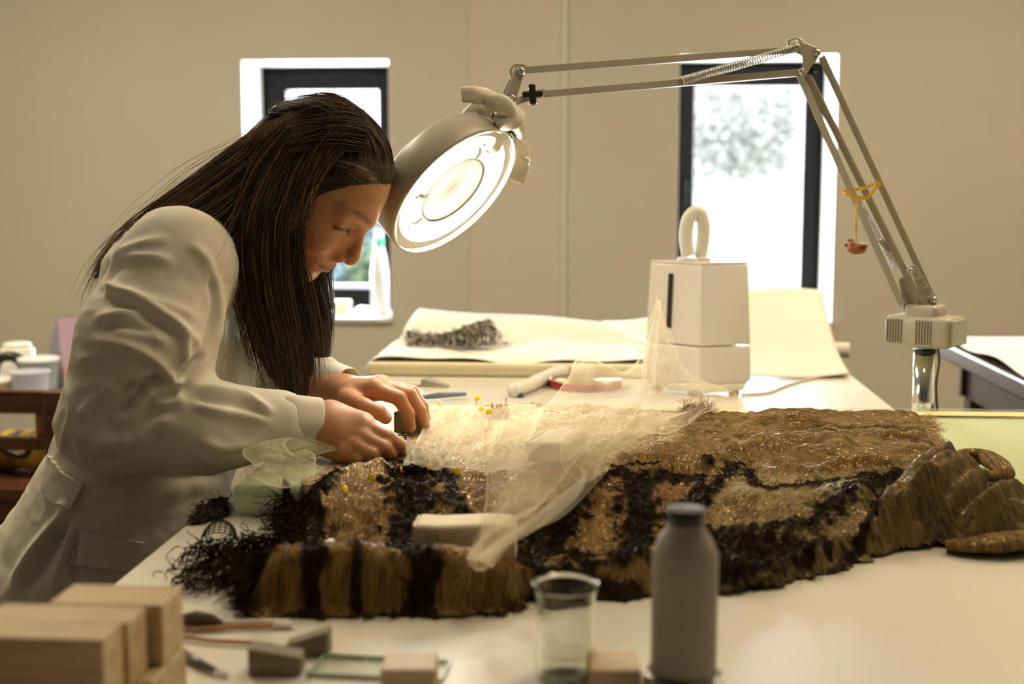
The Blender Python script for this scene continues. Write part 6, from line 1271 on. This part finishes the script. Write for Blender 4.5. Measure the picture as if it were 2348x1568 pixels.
cb('back_strut', cz(75, 970)[0], cz(112, 970)[0], Yh+.012, Yh+.03, zm1-.01, zr+.01, M_cher2, .002)
# bag of yellow cloth on the seat
bc_ = np.array([cz(55, 1070, Yh+.16)[0], Yh+.16, zs_])
def bag_sdf(P):
    d = s_ell(P, bc_+np.array([.03, 0, .052]), (.085, .07, .050)); d = smin(d, s_ell(P, bc_+np.array([-.06, .01, .042]), (.06, .06, .042)), .03); d = d + .005*np.sin(P[:, 0]*60+P[:, 2]*30)*np.sin(P[:, 2]*50)
    return smax(d, -(P[:, 2]-zs_-.0005), .004)
v_, f_ = surface_nets(bag_sdf, bc_-np.array([.2, .12, .02]), bc_+np.array([.2, .12, .14]), .007); bag = tag(empty('cloth_bag', bc_), 'yellow and black cloth bag on the chair seat', 'bag')
npmesh('bag_body', v_-bc_, f_, mat('yellow_cloth', (.50, .32, .02), .7, color2=(.02, .016, .012), nscale=14, stretch=(2.2, 1, 1)), bag)
tube('strap', catmull([(-.11, -.05, .03), (-.05, -.075, .075), (.03, -.072, .05), (.06, -.075, .09)], 6), .007, M_blk, bag, 8)
# ---------------- desk behind with tubs and calendar
Yd = 3.35; zd = cz(0, 905, Yd)[2]; DO = (cz(0, 890, Yd)[0]-.2, Yd+.2, 0); dsk = tag(empty('desk', DO), 'plain desk behind the wooden chair carrying tubs and a calendar', 'table')
dx0, dx1 = DO[0]-.6, cz(165, 890, Yd)[0]+.05; dd = lambda n, *a: wbox(n, *a, mat('desk_'+n, (.50, .46, .40), .5), dsk, DO, .003)
dd('top', dx0, dx1, Yd-.12, Yd+.5, zd-.03, zd)
for x in (dx0+.05, dx1-.05):
    for y in (Yd-.07, Yd+.45): dd('leg', x-.02, x+.02, y-.02, y+.02, 0, zd-.03)
M_tub = glass('milky_plastic', (.86, .88, .93), .35, 1.2, thin=True)
nt = M_tub.node_tree; df = nt.nodes.new('ShaderNodeBsdfDiffuse'); df.inputs[0].default_value = (.66, .70, .80, 1); mx = nt.nodes.new('ShaderNodeMixShader'); mx.inputs[0].default_value = .6; o0 = nt.nodes['Material Output'].inputs[0].links[0].from_node; nt.links.new(o0.outputs[0], mx.inputs[1]); nt.links.new(df.outputs[0], mx.inputs[2]); nt.links.new(mx.outputs[0], nt.nodes['Material Output'].inputs[0])
def tub(px_, w, h, Y, label, m=M_tub, lid=None):
    c = cz(px_, 905, Y); c[2] = zd; e = tag(empty('plastic_tub', c), label, 'tub', 'tubs on the desk')
    lathe('tub_wall', [(0, .001), (w*.82, .001), (w*.84, .004), (w*.97, h-.006), (w*1.05, h-.005), (w*1.05, h), (w*.95, h), (w*.82, .006), (0, .004)], m, e, 36)
    if lid: lathe('lid', [(0, h), (w*1.08, h), (w*1.08, h+.008), (w*.9, h+.010), (0, h+.010)], lid, e, 36)
    return e
tub(70, .050, .070, Yd-.03, 'round milky plastic tub in front of the calendar'); tub(92, .052, .080, Yd+.09, 'taller milky tub with a pale lid behind the round one', M_tub, mat('pale_lid', (.80, .84, .90), .4)); tub(-2, .045, .040, Yd-.03, 'low beige tub at the picture edge', mat('beige_plastic', (.52, .45, .32), .5), mat('white_lid', (.8, .8, .76), .3))
c = cz(22, 850, Yd+.12); tr2 = tag(empty('tape_roll', (c[0], c[1], zd)), 'black tape roll standing on the desk', 'tape'); lathe('tape', [(.026, -.02), (.050, -.02), (.050, .02), (.026, .02)], M_blk, tr2, 40, (0, 0, .0505), basis((.3, -1, 0)), closed=True)
c = cz(40, 818, Yd+.30); jr = tag(empty('jar', (c[0], c[1], zd)), 'white jar with a bright lid behind the tubs', 'jar'); lathe('jar_body', [(0, 0), (.045, 0), (.048, .01), (.048, .085), (.040, .09), (0, .09)], mat('white_china', (.8, .8, .76), .25), jr, 32); lathe('jar_lid', [(0, .09), (.040, .09), (.040, .100), (.030, .105), (0, .105)], mat('shiny_lid', (.9, .9, .86), .15), jr, 32)
# calendar: two card leaves meeting at a spiral-bound top
ca0, ca1, cap, cbk = cz(150, 892, Yd+.10), cz(215, 890, Yd+.16), cz(132, 728, Yd+.22), cz(100, 892, Yd+.34)
ca0[2] = ca1[2] = cbk[2] = zd; ct0 = cz(132, 728, Yd+.2); ct1 = cz(210, 722, Yd+.26); CLO = (ca0+ca1)/2; CLO[2] = zd; cal = tag(empty('desk_calendar', CLO), 'tent desk calendar with a lilac and yellow stepped print', 'calendar')
wv = ca1-ca0; bk0 = ct0 + (ct0-ca0)*np.array([1, 1, 0]) + np.array([-.05, .03, 0]); bk0[2] = zd; bk1 = bk0+wv*.98
def leaf(name, a, b, c, d, m):
    n = np.cross(b-a, d-a); n = n/np.linalg.norm(n)*.0015; V = [a, b, c, d, a+n, b+n, c+n, d+n]; return pydata(name, [v-CLO for v in V], [(3, 2, 1, 0), (4, 5, 6, 7), (0, 1, 5, 4), (1, 2, 6, 5), (2, 3, 7, 6), (3, 0, 4, 7)], m, cal)
M_lil = mat('lilac_card', (.34, .22, .32), .6); M_back = mat('grey_lilac_card', (.30, .29, .36), .7)
leaf('front_leaf', ca0, ca1, ct1, ct0, M_lil); leaf('back_leaf', bk1, bk0, ct0, ct1, M_back); leaf('side_fold', bk0, ca0, ct0+np.array([0, 0, -.001]), ct0+np.array([-.001, .001, -.001]), M_back)
fr = np.cross(ca1-ca0, ct0-ca0); fr /= np.linalg.norm(fr); fr = fr if fr[1] < 0 else -fr
def cell(u0, u1, v0, v1, m):
    P = [(ca0*(1-u)+ca1*u)*(1-v)+(ct0*(1-u)+ct1*u)*v+fr*.002-CLO for u, v in ((u0, v0), (u1, v0), (u1, v1), (u0, v1))]; return pydata('printed_step', P, [(0, 1, 2, 3)], m, cal)
M_yel = mat('yellow_print', (.62, .46, .06), .6); M_redp = mat('orange_print', (.55, .15, .06), .6); M_grn = mat('green_print', (.24, .36, .22), .6); M_org = mat('red_print', (.55, .12, .05), .6)
for k in range(6): cell(.10+.10*k, 1.0, .30+.085*k, .30+.085*(k+1), M_yel)
cell(.0, 1, .17, .30, M_redp); cell(.0, 1, .0, .17, M_grn); cell(.62, 1.0, .86, .98, M_org)
for k in range(12): p = ct0*(1-(k+.5)/12)+ct1*((k+.5)/12)-CLO; lathe('spiral_ring', [(.003, -.0006), (.0042, -.0006), (.0042, .0006), (.003, .0006)], M_blk, cal, 10, tuple(p), basis(ct1-ct0), closed=True)
# ---------------- on the left window sill
Zs = W1[2]+.0181; sl = lambda x, y: at(x, y, WALL_Y+.16)
p = sl(785, 715); o = box('paper_box', (0, 0, .028), (.085, .06, .056), mat('cream_carton', (.75, .68, .52), .7), None, .004); o.location = (p[0], WALL_Y+.12, Zs); tag(o, 'cream carton on the window sill', 'box')
o = box('paper_box', (0, 0, .018), (.10, .09, .036), M_white, None, .004); o.location = (p[0]-.09, WALL_Y+.13, Zs); tag(o, 'flat white carton on the window sill beside the cream one', 'box')
p = sl(838, 712); v_, f_ = surface_nets(lambda P: smax(s_ell(P, (0, 0, .012), (.045, .03, .018))+.004*np.sin(P[:, 0]*90)*np.sin(P[:, 1]*80), -P[:, 2]+.0005, .003), (-.07, -.05, -.01), (.07, .05, .05), .005); o = npmesh('crumpled_bag', v_, f_, mat('blue_white_plastic', (.62, .72, .82), .35, color2=(.25, .42, .66), nscale=16)); o.location = (p[0], WALL_Y+.14, Zs); tag(o, 'crumpled blue and white plastic bag on the window sill', 'bag')
p = sl(884, 712); wbt = tag(empty('spray_bottle', (p[0]-.012, WALL_Y+.10, Zs)), 'tall white bottle with a green collar on the window sill', 'bottle')
hB = at(884, 560, WALL_Y+.10)[2]-Zs; lathe('body', [(0, 0), (.034, 0), (.037, .006), (.035, hB*.6), (.026, hB*.85), (.017, hB*.97), (0, hB*.97)], mat('white_hdpe', (.85, .85, .84), .4), wbt, 32); lathe('collar', [(0, hB*.97), (.019, hB*.97), (.019, hB*1.08), (0, hB*1.08)], mat('green_collar', (.02, .42, .20), .4), wbt, 28); lathe('nozzle', [(0, hB*1.08), (.015, hB*1.08), (.018, hB*1.16), (.010, hB*1.20), (0, hB*1.20)], mat('white_nozzle', (.85, .85, .84), .4), wbt, 24)
